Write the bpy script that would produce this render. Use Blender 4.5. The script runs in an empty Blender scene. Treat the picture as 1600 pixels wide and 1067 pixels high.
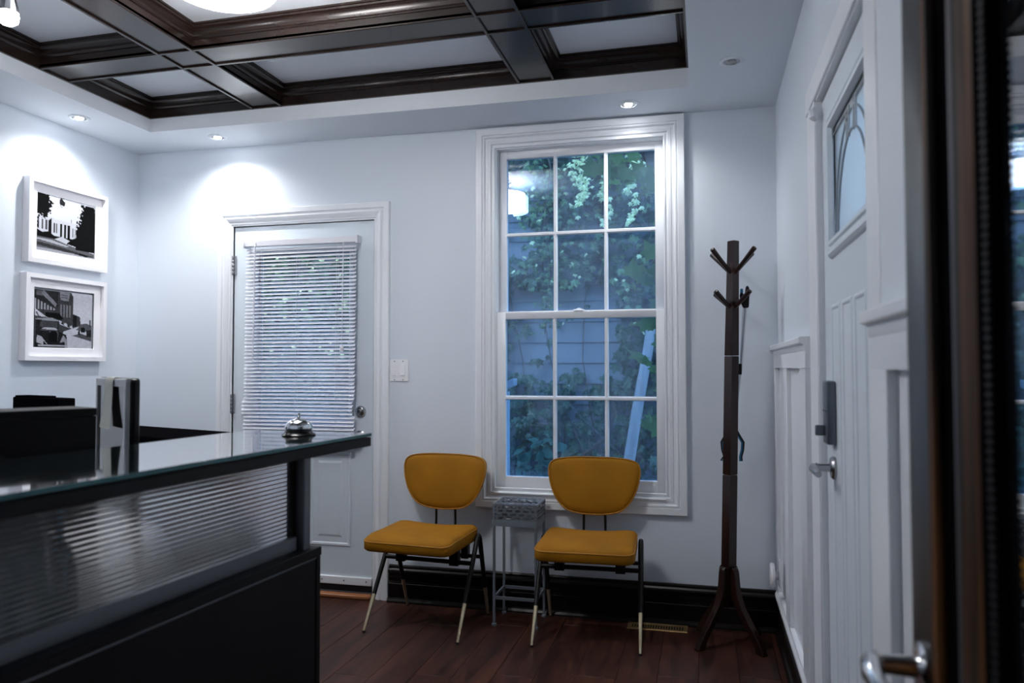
import bpy, bmesh, math, random
import numpy as np
from mathutils import Vector, Matrix
C = bpy.context.scene.collection
PI = math.pi
random.seed(7); rng = np.random.default_rng(7)

# ------------------------------------------------------------------ camera, world, exposure
D = 3.764          # back wall
XL, XR = -3.239, 0.339
YF = 0.25          # front wall, room side
cam = bpy.data.cameras.new('camera'); camo = bpy.data.objects.new('camera', cam); C.objects.link(camo)
yaw, pitch, roll = 0.249, 0.0343, -0.001
f0 = Vector((-math.sin(yaw), math.cos(yaw), 0)); r0 = Vector((math.cos(yaw), math.sin(yaw), 0)); u0 = Vector((0, 0, 1))
ff = f0*math.cos(pitch)+u0*math.sin(pitch); uu = u0*math.cos(pitch)-f0*math.sin(pitch)
rr = r0*math.cos(roll)+uu*math.sin(roll); u2 = uu*math.cos(roll)-r0*math.sin(roll)
m = Matrix((rr, u2, -ff)).transposed().to_4x4(); m.translation = (0, 0, 1.2288)
camo.matrix_world = m
cam.sensor_width = 36; cam.sensor_fit = 'HORIZONTAL'; cam.lens = 1180.917/1600*36
cam.clip_start = 0.02
cam.dof.use_dof = True; cam.dof.focus_distance = 3.9; cam.dof.aperture_fstop = 3.2
S = bpy.context.scene; S.camera = camo
S.view_settings.view_transform = 'Standard'; S.view_settings.look = 'None'
S.view_settings.gamma = 1; S.view_settings.use_curve_mapping = False
S.view_settings.exposure = 1.42
W = bpy.data.worlds.new('world'); S.world = W; W.use_nodes = True
wn = W.node_tree.nodes; wl = W.node_tree.links
sky = wn.new('ShaderNodeTexSky'); sky.sky_type = 'NISHITA'; sky.sun_disc = False
sky.sun_elevation = math.radians(48); sky.sun_rotation = math.radians(200); sky.air_density = 1.3; sky.dust_density = 1.5
wl.new(sky.outputs[0], wn['Background'].inputs[0]); wn['Background'].inputs[1].default_value = 0.34
LAMP = (1.0, 0.97, 0.95)      # colour of the room's lamps

# ------------------------------------------------------------------ materials
MATS = {}
def mat(name, col, rough=0.5, metal=0, coat=0, emit=None, es=0, noise=None, bump=None, spec=0.5, sheen=0, trans=0, ior=1.5):
    m = bpy.data.materials.new(name); m.use_nodes = True
    nt = m.node_tree; b = nt.nodes['Principled BSDF']
    b.inputs['Base Color'].default_value = (*col, 1); b.inputs['Roughness'].default_value = rough
    b.inputs['Metallic'].default_value = metal; b.inputs['Coat Weight'].default_value = coat
    b.inputs['Coat Roughness'].default_value = 0.06
    b.inputs['Specular IOR Level'].default_value = spec; b.inputs['Sheen Weight'].default_value = sheen
    b.inputs['Transmission Weight'].default_value = trans; b.inputs['IOR'].default_value = ior
    if emit: b.inputs['Emission Color'].default_value = (*emit, 1); b.inputs['Emission Strength'].default_value = es
    tc = nt.nodes.new('ShaderNodeTexCoord')
    if noise:      # (scale, amount, stretch xyz)
        sc, am, st = noise
        mp = nt.nodes.new('ShaderNodeMapping'); mp.inputs['Scale'].default_value = st
        nt.links.new(tc.outputs['Object'], mp.inputs[0])
        n = nt.nodes.new('ShaderNodeTexNoise'); n.inputs['Scale'].default_value = sc; n.inputs['Detail'].default_value = 5
        nt.links.new(mp.outputs[0], n.inputs['Vector'])
        r = nt.nodes.new('ShaderNodeValToRGB')
        r.color_ramp.elements[0].position = 0.3; r.color_ramp.elements[1].position = 0.7
        r.color_ramp.elements[0].color = (*[c*(1-am) for c in col], 1); r.color_ramp.elements[1].color = (*[min(1, c*(1+am)) for c in col], 1)
        nt.links.new(n.outputs['Fac'], r.inputs[0]); nt.links.new(r.outputs[0], b.inputs['Base Color'])
    if bump:       # (scale, strength, distance, stretch)
        sc, stg, di, st = bump
        mp = nt.nodes.new('ShaderNodeMapping'); mp.inputs['Scale'].default_value = st
        nt.links.new(tc.outputs['Object'], mp.inputs[0])
        n = nt.nodes.new('ShaderNodeTexNoise'); n.inputs['Scale'].default_value = sc; n.inputs['Detail'].default_value = 4
        nt.links.new(mp.outputs[0], n.inputs['Vector'])
        bp = nt.nodes.new('ShaderNodeBump'); bp.inputs['Strength'].default_value = stg; bp.inputs['Distance'].default_value = di
        nt.links.new(n.outputs['Fac'], bp.inputs['Height']); nt.links.new(bp.outputs[0], b.inputs['Normal'])
    MATS[name] = m; return m
U = (1, 1, 1)
mat('wall_paint', (.695, .757, .842), .5, bump=(60, .05, .003, U))
mat('wall_plaster', (.70, .76, .83), .5, bump=(26, .18, .004, U))
mat('ceiling_paint', (.76, .805, .865), .6)
mat('trim_white', (.79, .825, .875), .36)
mat('door_paint', (.67, .745, .82), .38)
mat('vinyl_white', (.76, .77, .84), .4)
mat('frame_white', (.86, .86, .90), .3)
mat('mat_board', (.90, .90, .94), .8)
mat('dark_beam', (.018, .010, .008), .27, coat=.1, spec=.4, noise=(5, .4, (1, 1, 6)))
mat('baseboard_dark', (.007, .005, .005), .34, noise=(8, .3, U), spec=.22)
mat('black_laminate', (.004, .004, .005), .5, bump=(14, .25, .002, (1, .1, 9)), spec=.22)
mat('black_gloss', (.004, .004, .005), .22, spec=.3)
mat('black_matt', (.005, .005, .006), .6, spec=.3)
mat('bead_metal', (.10, .10, .115), .45, metal=.5)
mat('door_stain', (.012, .009, .009), .34, spec=.42)
mat('dull_black', (.004, .004, .005), .9, spec=0)
mat('black_metal', (.004, .004, .005), .45, spec=.3)
mat('brushed_alu', (.30, .32, .35), .38, metal=.9)
mat('grey_alu', (.16, .17, .19), .4, metal=.7)
mat('chrome', (.75, .76, .78), .08, metal=1)
mat('nickel', (.42, .42, .44), .25, metal=1)
mat('gunmetal', (.13, .15, .18), .35, metal=.6)
mat('brass', (.55, .36, .16), .38, metal=.8, noise=(20, .15, U))
mat('champagne', (.62, .53, .36), .3, metal=.75)
mat('velvet', (.30, .124, .0012), .75, noise=(5, .16, U), bump=(180, .05, .002, U), spec=.25)
mat('velvet_piping', (.36, .15, .004), .6)
mat('rack_wood', (.017, .0055, .0042), .3, coat=.05, spec=.35, noise=(7, .45, (4, 4, .5)))
mat('counter_glass', (.012, .020, .022), .02, spec=.9, coat=1.0, ior=1.6)
mat('glass_edge', (.03, .16, .17), .08)
mat('grey_steel', (.17, .20, .24), .45, metal=.3)
mat('screen', (.012, .012, .014), .07, coat=.6)
mat('bezel', (.42, .42, .44), .3, metal=.4)
mat('paper', (.78, .76, .66), .8)
mat('sheet', (.8, .8, .82), .8)
mat('blue_rubber', (.02, .18, .34), .45)
mat('steel_tube', (.55, .58, .62), .3, metal=.85)
mat('switch_white', (.86, .87, .91), .35)
mat('shade', (.9, .9, .9), .6, emit=LAMP, es=13.5)
mat('diffuser', (.9, .9, .9), .4, emit=LAMP, es=16.0)
mat('bulb_on', (.9, .9, .9), .4, emit=(.95, .97, 1), es=40.0)
mat('pendant_glow', (.9, .9, .9), .4, emit=(.95, .96, 1), es=70.0)
mat('bulb_off', (.35, .35, .36), .15)
mat('threshold_wood', (.34, .13, .05), .4, noise=(8, .25, (.2, 3, 1)))
mat('siding', (.13, .155, .19), .7, noise=(3, .15, (.3, 1, 3)))
mat('weathered_white', (.26, .265, .28), .7, noise=(5, .25, (3, 3, .7)))
mat('post_white', (.36, .43, .52), .5)
mat('soil', (.045, .045, .045), .95, noise=(3, .4, U))
def leaf_mat(name, col, var):
    m = bpy.data.materials.new(name); m.use_nodes = True; nt = m.node_tree; N = nt.nodes; L = nt.links; b = N['Principled BSDF']
    tc = N.new('ShaderNodeTexCoord'); no = N.new('ShaderNodeTexNoise'); no.inputs['Scale'].default_value = 2.5; no.inputs['Detail'].default_value = 5
    L.new(tc.outputs['Object'], no.inputs['Vector']); r = N.new('ShaderNodeValToRGB'); r.color_ramp.elements[0].position = .3; r.color_ramp.elements[1].position = .7
    r.color_ramp.elements[0].color = (*[c*(1-var) for c in col], 1); r.color_ramp.elements[1].color = (*[c*(1+var) for c in col], 1)
    L.new(no.outputs['Fac'], r.inputs[0]); L.new(r.outputs[0], b.inputs['Base Color']); b.inputs['Roughness'].default_value = .42
    t = N.new('ShaderNodeBsdfTranslucent'); L.new(r.outputs[0], t.inputs[0]); mx = N.new('ShaderNodeMixShader'); mx.inputs[0].default_value = .45
    L.new(b.outputs[0], mx.inputs[1]); L.new(t.outputs[0], mx.inputs[2]); L.new(mx.outputs[0], N['Material Output'].inputs[0]); MATS[name] = m
leaf_mat('leaf_dark', (.035, .085, .055), .5); leaf_mat('leaf_mid', (.12, .21, .10), .5); leaf_mat('leaf_painted_light', (.72, .78, .46), .25); leaf_mat('leaf_near', (.17, .27, .08), .4); leaf_mat('leaf_shrub', (.12, .25, .18), .3)  # the palest leaf colour has sunlight on the leaves painted in
mat('twig', (.06, .045, .035), .8)
mat('came', (.26, .29, .33), .5, metal=.2)
mat('frosted', (.50, .57, .64), .55, trans=.8, bump=(120, .3, .003, U))

def wood_floor():
    m = bpy.data.materials.new('floor_wood'); m.use_nodes = True; nt = m.node_tree; b = nt.nodes['Principled BSDF']
    tc = nt.nodes.new('ShaderNodeTexCoord'); oi = nt.nodes.new('ShaderNodeObjectInfo')
    ad = nt.nodes.new('ShaderNodeVectorMath'); ad.operation = 'MULTIPLY_ADD'
    ad.inputs[1].default_value = (1, 1, 1)
    cx = nt.nodes.new('ShaderNodeCombineXYZ'); ml = nt.nodes.new('ShaderNodeMath'); ml.operation = 'MULTIPLY'; ml.inputs[1].default_value = 37
    nt.links.new(oi.outputs['Random'], ml.inputs[0]); nt.links.new(ml.outputs[0], cx.inputs[1]); nt.links.new(ml.outputs[0], cx.inputs[0])
    nt.links.new(tc.outputs['Object'], ad.inputs[0]); nt.links.new(cx.outputs[0], ad.inputs[2])
    mp = nt.nodes.new('ShaderNodeMapping'); mp.inputs['Scale'].default_value = (9, 1.1, 1)
    nt.links.new(ad.outputs[0], mp.inputs[0])
    n = nt.nodes.new('ShaderNodeTexNoise'); n.inputs['Scale'].default_value = 1.6; n.inputs['Detail'].default_value = 7; n.inputs['Distortion'].default_value = 1.6
    nt.links.new(mp.outputs[0], n.inputs['Vector'])
    r = nt.nodes.new('ShaderNodeValToRGB'); r.color_ramp.elements[0].position = .33; r.color_ramp.elements[1].position = .68
    r.color_ramp.elements[0].color = (.020, .0072, .0055, 1); r.color_ramp.elements[1].color = (.085, .029, .017, 1)
    nt.links.new(n.outputs['Fac'], r.inputs[0])
    hs = nt.nodes.new('ShaderNodeHueSaturation'); mr = nt.nodes.new('ShaderNodeMapRange'); mr.inputs[3].default_value = .85; mr.inputs[4].default_value = 1.15
    nt.links.new(oi.outputs['Random'], mr.inputs[0]); nt.links.new(mr.outputs[0], hs.inputs['Value']); nt.links.new(r.outputs[0], hs.inputs['Color'])
    nt.links.new(hs.outputs[0], b.inputs['Base Color']); b.inputs['Roughness'].default_value = .38; b.inputs['Specular IOR Level'].default_value = .3
    MATS['floor_wood'] = m
wood_floor()

def worn_wood():
    m = bpy.data.materials.new('worn_door_wood'); m.use_nodes = True; nt = m.node_tree; b = nt.nodes['Principled BSDF']
    tc = nt.nodes.new('ShaderNodeTexCoord'); mp = nt.nodes.new('ShaderNodeMapping'); mp.inputs['Scale'].default_value = (30, 34, 1.2)
    nt.links.new(tc.outputs['Object'], mp.inputs[0])
    n = nt.nodes.new('ShaderNodeTexNoise'); n.inputs['Scale'].default_value = 1.5; n.inputs['Detail'].default_value = 6
    nt.links.new(mp.outputs[0], n.inputs['Vector'])
    r = nt.nodes.new('ShaderNodeValToRGB'); r.color_ramp.elements[0].position = .42; r.color_ramp.elements[1].position = .66
    r.color_ramp.elements[0].color = (.012, .008, .006, 1); r.color_ramp.elements[1].color = (.16, .065, .022, 1)
    nt.links.new(n.outputs['Fac'], r.inputs[0]); nt.links.new(r.outputs[0], b.inputs['Base Color']); b.inputs['Roughness'].default_value = .5; b.inputs['Specular IOR Level'].default_value = .12
    MATS['worn_door_wood'] = m
worn_wood()

def pane_mat(name, haze, tint, fr=.045):
    # thin clear glazing: Schlick reflection over straight-through transmission, plus a bluish film: dust and a painted veil of room reflections
    m = bpy.data.materials.new(name); m.use_nodes = True; nt = m.node_tree; N = nt.nodes; L = nt.links
    for n in list(N):
        if n.type == 'BSDF_PRINCIPLED': N.remove(n)
    out = N['Material Output']
    lw = N.new('ShaderNodeLayerWeight'); lw.inputs['Blend'].default_value = .5
    p = N.new('ShaderNodeMath'); p.operation = 'POWER'; p.inputs[1].default_value = 5; L.new(lw.outputs['Facing'], p.inputs[0])
    ma = N.new('ShaderNodeMath'); ma.operation = 'MULTIPLY_ADD'; ma.inputs[1].default_value = .95; ma.inputs[2].default_value = fr; L.new(p.outputs[0], ma.inputs[0])
    tr = N.new('ShaderNodeBsdfTransparent'); tr.inputs[0].default_value = (*tint, 1)
    gl = N.new('ShaderNodeBsdfGlossy'); gl.inputs['Roughness'].default_value = .015; gl.inputs['Color'].default_value = (1, 1, 1, 1)
    mx = N.new('ShaderNodeMixShader'); L.new(ma.outputs[0], mx.inputs[0]); L.new(tr.outputs[0], mx.inputs[1]); L.new(gl.outputs[0], mx.inputs[2])
    tc = N.new('ShaderNodeTexCoord'); no = N.new('ShaderNodeTexNoise'); no.inputs['Scale'].default_value = 2.6; no.inputs['Detail'].default_value = 6
    L.new(tc.outputs['Object'], no.inputs['Vector'])
    mr = N.new('ShaderNodeMapRange'); mr.inputs[1].default_value = .35; mr.inputs[2].default_value = .75; mr.inputs[3].default_value = haze*.3; mr.inputs[4].default_value = haze*1.7
    L.new(no.outputs['Fac'], mr.inputs[0])
    df = N.new('ShaderNodeBsdfDiffuse'); df.inputs[0].default_value = (.60, .74, .92, 1)
    m2 = N.new('ShaderNodeMixShader'); L.new(mr.outputs[0], m2.inputs[0]); L.new(mx.outputs[0], m2.inputs[1]); L.new(df.outputs[0], m2.inputs[2])
    L.new(m2.outputs[0], out.inputs[0]); MATS[name] = m
pane_mat('window_glass', .05, (.76, .89, 1.0))
pane_mat('clear_glass', .005, (.80, .90, 1.0))
pane_mat('door_glass', .01, (.62, .66, .68), .34)

def ribbed_mat():
    m = bpy.data.materials.new('ribbed_polycarbonate'); m.use_nodes = True; nt = m.node_tree; N = nt.nodes; L = nt.links
    b = N['Principled BSDF']; b.inputs['Base Color'].default_value = (.96, .97, .99, 1); b.inputs['Roughness'].default_value = .10
    b.inputs['Transmission Weight'].default_value = .97; b.inputs['IOR'].default_value = 1.45
    MATS['ribbed_polycarbonate'] = m
ribbed_mat()
def print_mat():
    m = bpy.data.materials.new('photo_print'); m.use_nodes = True; nt = m.node_tree
    a = nt.nodes.new('ShaderNodeAttribute'); a.attribute_name = 'ink'
    b = nt.nodes['Principled BSDF']; nt.links.new(a.outputs['Color'], b.inputs['Base Color']); b.inputs['Roughness'].default_value = .5; b.inputs['Specular IOR Level'].default_value = .08
    MATS['photo_print'] = m
print_mat()

# ------------------------------------------------------------------ builders
class MB:
    def __init__(s): s.v = []; s.f = []
    def add(s, vs, fs):
        o = len(s.v); s.v += [tuple(v) for v in vs]; s.f += [tuple(i+o for i in f) for f in fs]; return s
    def box(s, x0, x1, y0, y1, z0, z1):
        return s.add([(x0,y0,z0),(x1,y0,z0),(x1,y1,z0),(x0,y1,z0),(x0,y0,z1),(x1,y0,z1),(x1,y1,z1),(x0,y1,z1)],
                     [(0,3,2,1),(4,5,6,7),(0,1,5,4),(1,2,6,5),(2,3,7,6),(3,0,4,7)])
    def hexa(s, vs):
        return s.add(vs, [(0,3,2,1),(4,5,6,7),(0,1,5,4),(1,2,6,5),(2,3,7,6),(3,0,4,7)])
    def tube(s, pts, r, n=10, closed=False, cap=True):
        pts = [Vector(p) for p in pts]; k = len(pts); rs = r if isinstance(r, (list, tuple)) else [r]*k
        rings = []; up = None
        for i, p in enumerate(pts):
            if closed: t = pts[(i+1) % k]-pts[i-1]
            else: t = pts[min(i+1, k-1)]-pts[max(i-1, 0)]
            t.normalize()
            if up is None:
                up = Vector((0, 0, 1)) if abs(t.z) < .9 else Vector((0, 1, 0))
            a = t.cross(up); 
            if a.length < 1e-6: a = t.cross(Vector((1, 0, 0)))
            a.normalize(); b = a.cross(t); up = b
            rings.append([p+(a*math.cos(2*PI*j/n)+b*math.sin(2*PI*j/n))*rs[i] for j in range(n)])
        vs = [q for g in rings for q in g]; fs = []
        for i in range(k if closed else k-1):
            o, o2 = i*n, ((i+1) % k)*n
            for j in range(n): fs.append((o+j, o+(j+1) % n, o2+(j+1) % n, o2+j))
        if cap and not closed: fs.append(tuple(range(n))[::-1]); fs.append(tuple((k-1)*n+j for j in range(n)))
        return s.add(vs, fs)
    def lathe(s, prof, n=32, c=(0, 0, 0), axis='z'):
        vs = []; fs = []
        for r, h in prof:
            for j in range(n):
                a = 2*PI*j/n; x, y = r*math.cos(a), r*math.sin(a)
                p = {'z': (x, y, h), 'y': (x, h, y), 'x': (h, x, y)}[axis]
                vs.append((p[0]+c[0], p[1]+c[1], p[2]+c[2]))
        for i in range(len(prof)-1):
            for j in range(n): fs.append((i*n+j, i*n+(j+1) % n, (i+1)*n+(j+1) % n, (i+1)*n+j))
        fs.append(tuple(range(n))); fs.append(tuple((len(prof)-1)*n+j for j in range(n)))
        return s.add(vs, fs)
    def prism(s, poly, fn, a, b):
        n = len(poly); vs = [fn(u, v, a) for u, v in poly]+[fn(u, v, b) for u, v in poly]
        fs = [tuple(range(n))[::-1], tuple(range(n, 2*n))]+[(i, (i+1) % n, n+(i+1) % n, n+i) for i in range(n)]
        return s.add(vs, fs)
    def ring(s, fn, u0, u1, v0, v1, prof, sides=4):
        # mitred frame; prof = [(inset, height)] from outside to inside; sides=3 leaves the bottom open
        L = []
        for d, p in prof:
            b = v0+d if sides == 4 else v0
            L.append([fn(u0+d, b, p), fn(u0+d, v1-d, p), fn(u1-d, v1-d, p), fn(u1-d, b, p)])
        vs = [q for g in L for q in g]; fs = []
        for i in range(len(L)-1):
            for j in range(4 if sides == 4 else 3): fs.append((i*4+j, i*4+(j+1) % 4, (i+1)*4+(j+1) % 4, (i+1)*4+j))
        return s.add(vs, fs)
    def build(s, name, m, parent=None, bev=0, sharp=38, world=False, seg=1):
        me = bpy.data.meshes.new(name); bm = bmesh.new()
        off = Vector((0, 0, 0))
        if world and parent is not None: off = Vector(parent.location) if parent.parent is None else Vector(parent.parent.location)+Vector(parent.location)
        vs = [bm.verts.new(Vector(v)-off) for v in s.v]
        for f in s.f:
            try: bm.faces.new([vs[i] for i in f])
            except ValueError: pass
        bmesh.ops.remove_doubles(bm, verts=bm.verts, dist=1e-6)
        bmesh.ops.recalc_face_normals(bm, faces=bm.faces)
        if bev: bmesh.ops.bevel(bm, geom=[e for e in bm.edges if e.is_manifold and e.calc_face_angle(0) > .5], offset=bev, segments=seg, affect='EDGES', profile=.5, clamp_overlap=True)
        for f in bm.faces: f.smooth = True
        for e in bm.edges:
            if len(e.link_faces) != 2 or e.calc_face_angle(0) > math.radians(sharp): e.smooth = False
        bm.to_mesh(me); bm.free()
        me.materials.append(MATS[m]); o = bpy.data.objects.new(name, me); C.objects.link(o)
        if parent is not None: o.parent = parent
        return o
def tag(o, label, cat, group=None, kind=None):
    o['label'] = label; o['category'] = cat
    if group: o['group'] = group
    if kind: o['kind'] = kind
    return o
def thing(name, loc, label, cat, rz=0, group=None):
    o = bpy.data.objects.new(name, None); C.objects.link(o); o.location = loc; o.rotation_euler = (0, 0, rz); o.empty_display_size = .1
    return tag(o, label, cat, group)
def struct(name, label, cat, loc=(0, 0, 0)):
    o = bpy.data.objects.new(name, None); C.objects.link(o); o.location = loc; o['kind'] = 'structure'; o['label'] = label; o['category'] = cat; return o
def smesh(name, mb, m, label, cat, **k):
    o = mb.build(name, m, **k); o['kind'] = 'structure'; o['label'] = label; o['category'] = cat; return o
def dup(o, parent=None):
    c = o.copy(); C.objects.link(c)
    if parent is not None: c.parent = parent
    for ch in list(o.children): dup(ch, c)
    return c
def catmull(pts, n=8):
    k = len(pts); out = []
    for i in range(k):
        p0, p1, p2, p3 = [np.array(pts[(i+j-1) % k], float) for j in range(4)]
        for t in np.linspace(0, 1, n, endpoint=False):
            out.append(tuple(.5*((2*p1)+(-p0+p2)*t+(2*p0-5*p1+4*p2-p3)*t*t+(-p0+3*p1-3*p2+p3)*t**3)))
    return out
def rrect(x0, x1, y0, y1, r, n=6):
    o = []
    for cx, cy, a in ((x1-r, y1-r, 0), (x0+r, y1-r, 90), (x0+r, y0+r, 180), (x1-r, y0+r, 270)):
        for i in range(n+1):
            t = math.radians(a+90*i/n); o.append((cx+r*math.cos(t), cy+r*math.sin(t)))
    return o
backfn = lambda u, v, p: (u, D-p, v)         # on the back wall, p = how far it stands out into the room
leftfn = lambda u, v, p: (XL+p, u, v)
rightfn = lambda u, v, p: (XR-p, u, v)

# ------------------------------------------------------------------ room shell
DX0, DX1, DZ = -2.597, -1.724, 2.035          # side door opening
WX0, WX1, WZ0, WZ1 = -1.043, -.184, .598, 2.365
FY0, FY1, FZ = 1.52, 2.45, 2.045              # front door opening (right wall)
b = MB(); T = .16; HT = 2.72
for bx in ((XL-.15, DX0, D, D+T, 0, HT), (DX0, DX1, D, D+T, DZ, HT), (DX1, WX0, D, D+T, 0, HT), (WX0, WX1, D, D+T, 0, WZ0), (WX0, WX1, D, D+T, WZ1, HT), (WX1, XR+.15, D, D+T, 0, HT)): b.box(*bx)
smesh('wall_back', b, 'wall_paint', 'pale blue grey back wall with the window and the side door', 'wall')
b = MB().box(XL-.15, XL, .1, D, 0, HT); smesh('wall_left', b, 'wall_paint', 'pale left wall where the two framed photographs hang', 'wall')
b = MB(); T2 = .15
for bx in ((XR, XR+T2, .1, FY0, 0, HT), (XR, XR+T2, FY0, FY1, FZ, HT), (XR, XR+T2, FY1, D, 0, HT), (XR-.027, XR, .1, 1.488, 0, HT)): b.box(*bx)
smesh('wall_right', b, 'wall_plaster', 'right wall of bumpy white plaster around the front door', 'wall')
b = MB()
for bx in ((XL, -.58, .12, YF, 0, HT), (-.58, .33, .12, YF, 2.1, HT)): b.box(*bx)
smesh('wall_front', b, 'wall_paint', 'front wall with the doorway the camera looks through', 'wall')
b = MB()
for bx in ((-1.4, -1.3, -1.7, .12, 0, HT), (XR, XR+.15, -1.7, .1, 0, HT), (-1.4, XR+.15, -1.8, -1.7, 0, HT), (-1.4, XR+.15, -1.8, .12, 2.5, 2.6)): b.box(*bx)
smesh('wall_hall', b, 'wall_paint', 'plain hallway walls behind the doorway', 'wall')
# floor of single planks
fl = smesh('floor', MB().box(XL-.15, XR+.15, -1.8, D+.14, -.12, -.014), 'black_matt', 'dark reddish brown plank floor', 'floor')
pw, pl = .158, 1.22
pmesh = {}
x = .124+pw; col = 0
while x > XL:
    y = -1.7+((col*.47) % 1)*pl-pl
    while y < D:
        y0, y1 = max(y, -1.7), min(y+pl, D)
        if y1-y0 > .05 and x-pw < XR+.1:
            key = round(y1-y0, 3)
            if key not in pmesh:
                o = MB().box(-pw+.0004, -.0004, 0, y1-y0-.0015, -.014, 0).build('floor_plank', 'floor_wood', fl, bev=.0012); pmesh[key] = o
            else: o = pmesh[key].copy(); C.objects.link(o); o.parent = fl
            o.location = (x, y0, 0)
        y += pl
    x -= pw; col += 1
o = MB().box(.2835, XR+.02, -1.7, D, -.014, 0).build('floor_plank', 'floor_wood', fl)

# ceiling: soffit ring, tray, coffer beams
HZ = 2.475; TX0, TX1, TY0, TY1 = -2.870, -.0525, .62, 3.412; ZB, ZP = 2.561, 2.662
def hz(x): return HZ-.0058*x
def slope_box(mb, x0, x1, y0, y1, z1):
    mb.hexa([(x0,y0,hz(x0)),(x1,y0,hz(x1)),(x1,y1,hz(x1)),(x0,y1,hz(x0)),(x0,y0,z1),(x1,y0,z1),(x1,y1,z1),(x0,y1,z1)])
ce = struct('ceiling', 'white ceiling with a lowered border around dark coffers', 'ceiling')
b = MB()
slope_box(b, XL, XR, TY1, D, 2.70); slope_box(b, XL, XR, YF, TY0, 2.70); slope_box(b, XL, TX0, TY0, TY1, 2.70); slope_box(b, TX1, XR, TY0, TY1, 2.70)
b.build('soffit', 'ceiling_paint', ce)
MB().box(XL-.15, XR+.15, .1, D+.16, 2.72, 2.85).build('roof_slab', 'ceiling_paint', ce)
cols = [TX0, -2.252, -2.074, -.838, -.660, TX1]; rows = [TY0, 1.15, 1.325, 2.705, 2.875, TY1]
for i in (0, 2, 4):
    for j in (0, 2, 4): MB().box(cols[i]-.005, cols[i+1]+.005, rows[j]-.005, rows[j+1]+.005, ZP, ZP+.03).build('ceiling_panel', 'ceiling_paint', ce)
def beam(x0, x1, y0, y1, along):
    be = MB().box(x0, x1, y0, y1, ZB+.008, ZP+.02).build('coffer_beam', 'dark_beam', ce)
    w = .013
    for s in (0, 1):
        bd = MB()
        if along == 'y':
            e = x0 if s == 0 else x1-w; bd.box(e, e+w, y0, y1, ZB, ZB+.02)
        else:
            e = y0 if s == 0 else y1-w; bd.box(x0, x1, e, e+w, ZB+.0004, ZB+.02)
        bd.build('edge_bead', 'dark_beam', be, bev=.002)
for i in (1, 3): beam(cols[i], cols[i+1], TY0, TY1, 'y')
for j in (1, 3):
    for i in (0, 2, 4): beam(cols[i], cols[i+1], rows[j], rows[j+1], 'x')
    for i in (1, 3):
        for e in (rows[j], rows[j+1]-.013): MB().box(cols[i], cols[i+1], e, e+.013, ZB+.0004, ZB+.02).build('edge_bead', 'dark_beam', ce, bev=.002)
per = MB().ring(lambda u, v, p: (u, v, p), TX0, TX1, TY0, TY1, [(0, ZP+.02), (0, ZB), (.012, ZB), (.012, ZP+.02)]).build('coffer_border', 'dark_beam', ce)
CM = [(0, 2.608), (.005, 2.606), (.008, 2.612), (.011, 2.614), (.012, 2.622), (.018, 2.634), (.026, 2.643), (.030, 2.645), (.031, 2.652), (.036, 2.654), (.036, ZP+.003)]
for i in (0, 2, 4):
    for j in (0, 2, 4):
        ex = .012
        MB().ring(lambda u, v, p: (u, v, p), cols[i]+(ex if i == 0 else 0), cols[i+1]-(ex if i == 4 else 0), rows[j]+(ex if j == 0 else 0), rows[j+1]-(ex if j == 4 else 0), CM).build('cove_moulding', 'dark_beam', ce)

# baseboards (dark, tall, moulded) with a quarter round
BP = [(0, .188), (.010, .188), (.014, .182), (.015, .172), (.024, .165), (.027, .157), (.025, .150), (.017, .147), (.017, .128), (.021, .126), (.021, .121), (.017, .119), (.017, .105), (.022, .102), (.022, .096), (.024, .094), (.024, .022), (.036, .018), (.043, .008), (.045, 0), (0, 0)]
def base_run(name, fn, u0, u1, label, side):
    o = MB().prism(BP, fn, u0, u1).build(name, 'baseboard_dark', sharp=20); o['kind'] = 'structure'; o['label'] = label; o['category'] = 'baseboard'
base_run('baseboard_back', lambda p, z, t: (t, D-p, z), -1.626, XR, 'tall black moulded baseboard under the window', 'back')
base_run('baseboard_right', lambda p, z, t: (XR-p*.8, t, z*.93), 2.62, D-.045, 'dark baseboard along the right wall beside the front door', 'right')
base_run('baseboard_left', lambda p, z, t: (XL+p, t, z), YF, D, 'dark baseboard along the left wall', 'left')

# ------------------------------------------------------------------ side door (back wall)
d1 = struct('door_1', 'white side door with a blind over its glass', 'door', (-2.16, D, 0))
CP = [(0, 0), (0, .018), (.004, .022), (.030, .024), (.036, .017), (.042, .017), (.050, .023), (.062, .019), (.072, .012), (.080, .012), (.086, .006), (.092, .006), (.092, -.05)]
MB().ring(backfn, DX0-.088, DX1+.092, 0, DZ+.088, CP, 3).build('casing', 'trim_white', d1, sharp=25, world=True)
MB().ring(backfn, DX0, DX1, 0, DZ, [(0, 0), (0, -.16), (.004, -.16), (.004, 0)], 3).build('jamb', 'trim_white', d1, world=True)
sx0, sx1, sy0, sy1 = DX0+.008, DX1-.007, D+.006, D+.046
GX0, GX1, GZ0, GZ1 = -2.43, -1.875, .96, 1.865
b = MB()
for bx in ((sx0, GX0, sy0, sy1, .025, 2.027), (GX1, sx1, sy0, sy1, .025, 2.027), (GX0, GX1, sy0, sy1, GZ1, 2.027), (GX0, GX1, sy0, sy1, .025, GZ0)): b.box(*bx)
slab = b.build('door_slab', 'door_paint', d1, world=True)
sfn = lambda u, v, p: (u, sy0-p, v)
MB().ring(sfn, GX0-.03, GX1+.03, GZ0-.03, GZ1+.03, [(0, 0), (.004, .010), (.02, .010), (.03, 0), (.03, -.03)]).build('glazing_frame', 'door_paint', slab, world=True)
MB().box(GX0, GX1, sy0+.018, sy0+.022, GZ0, GZ1).build('pane', 'clear_glass', slab, world=True)
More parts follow.
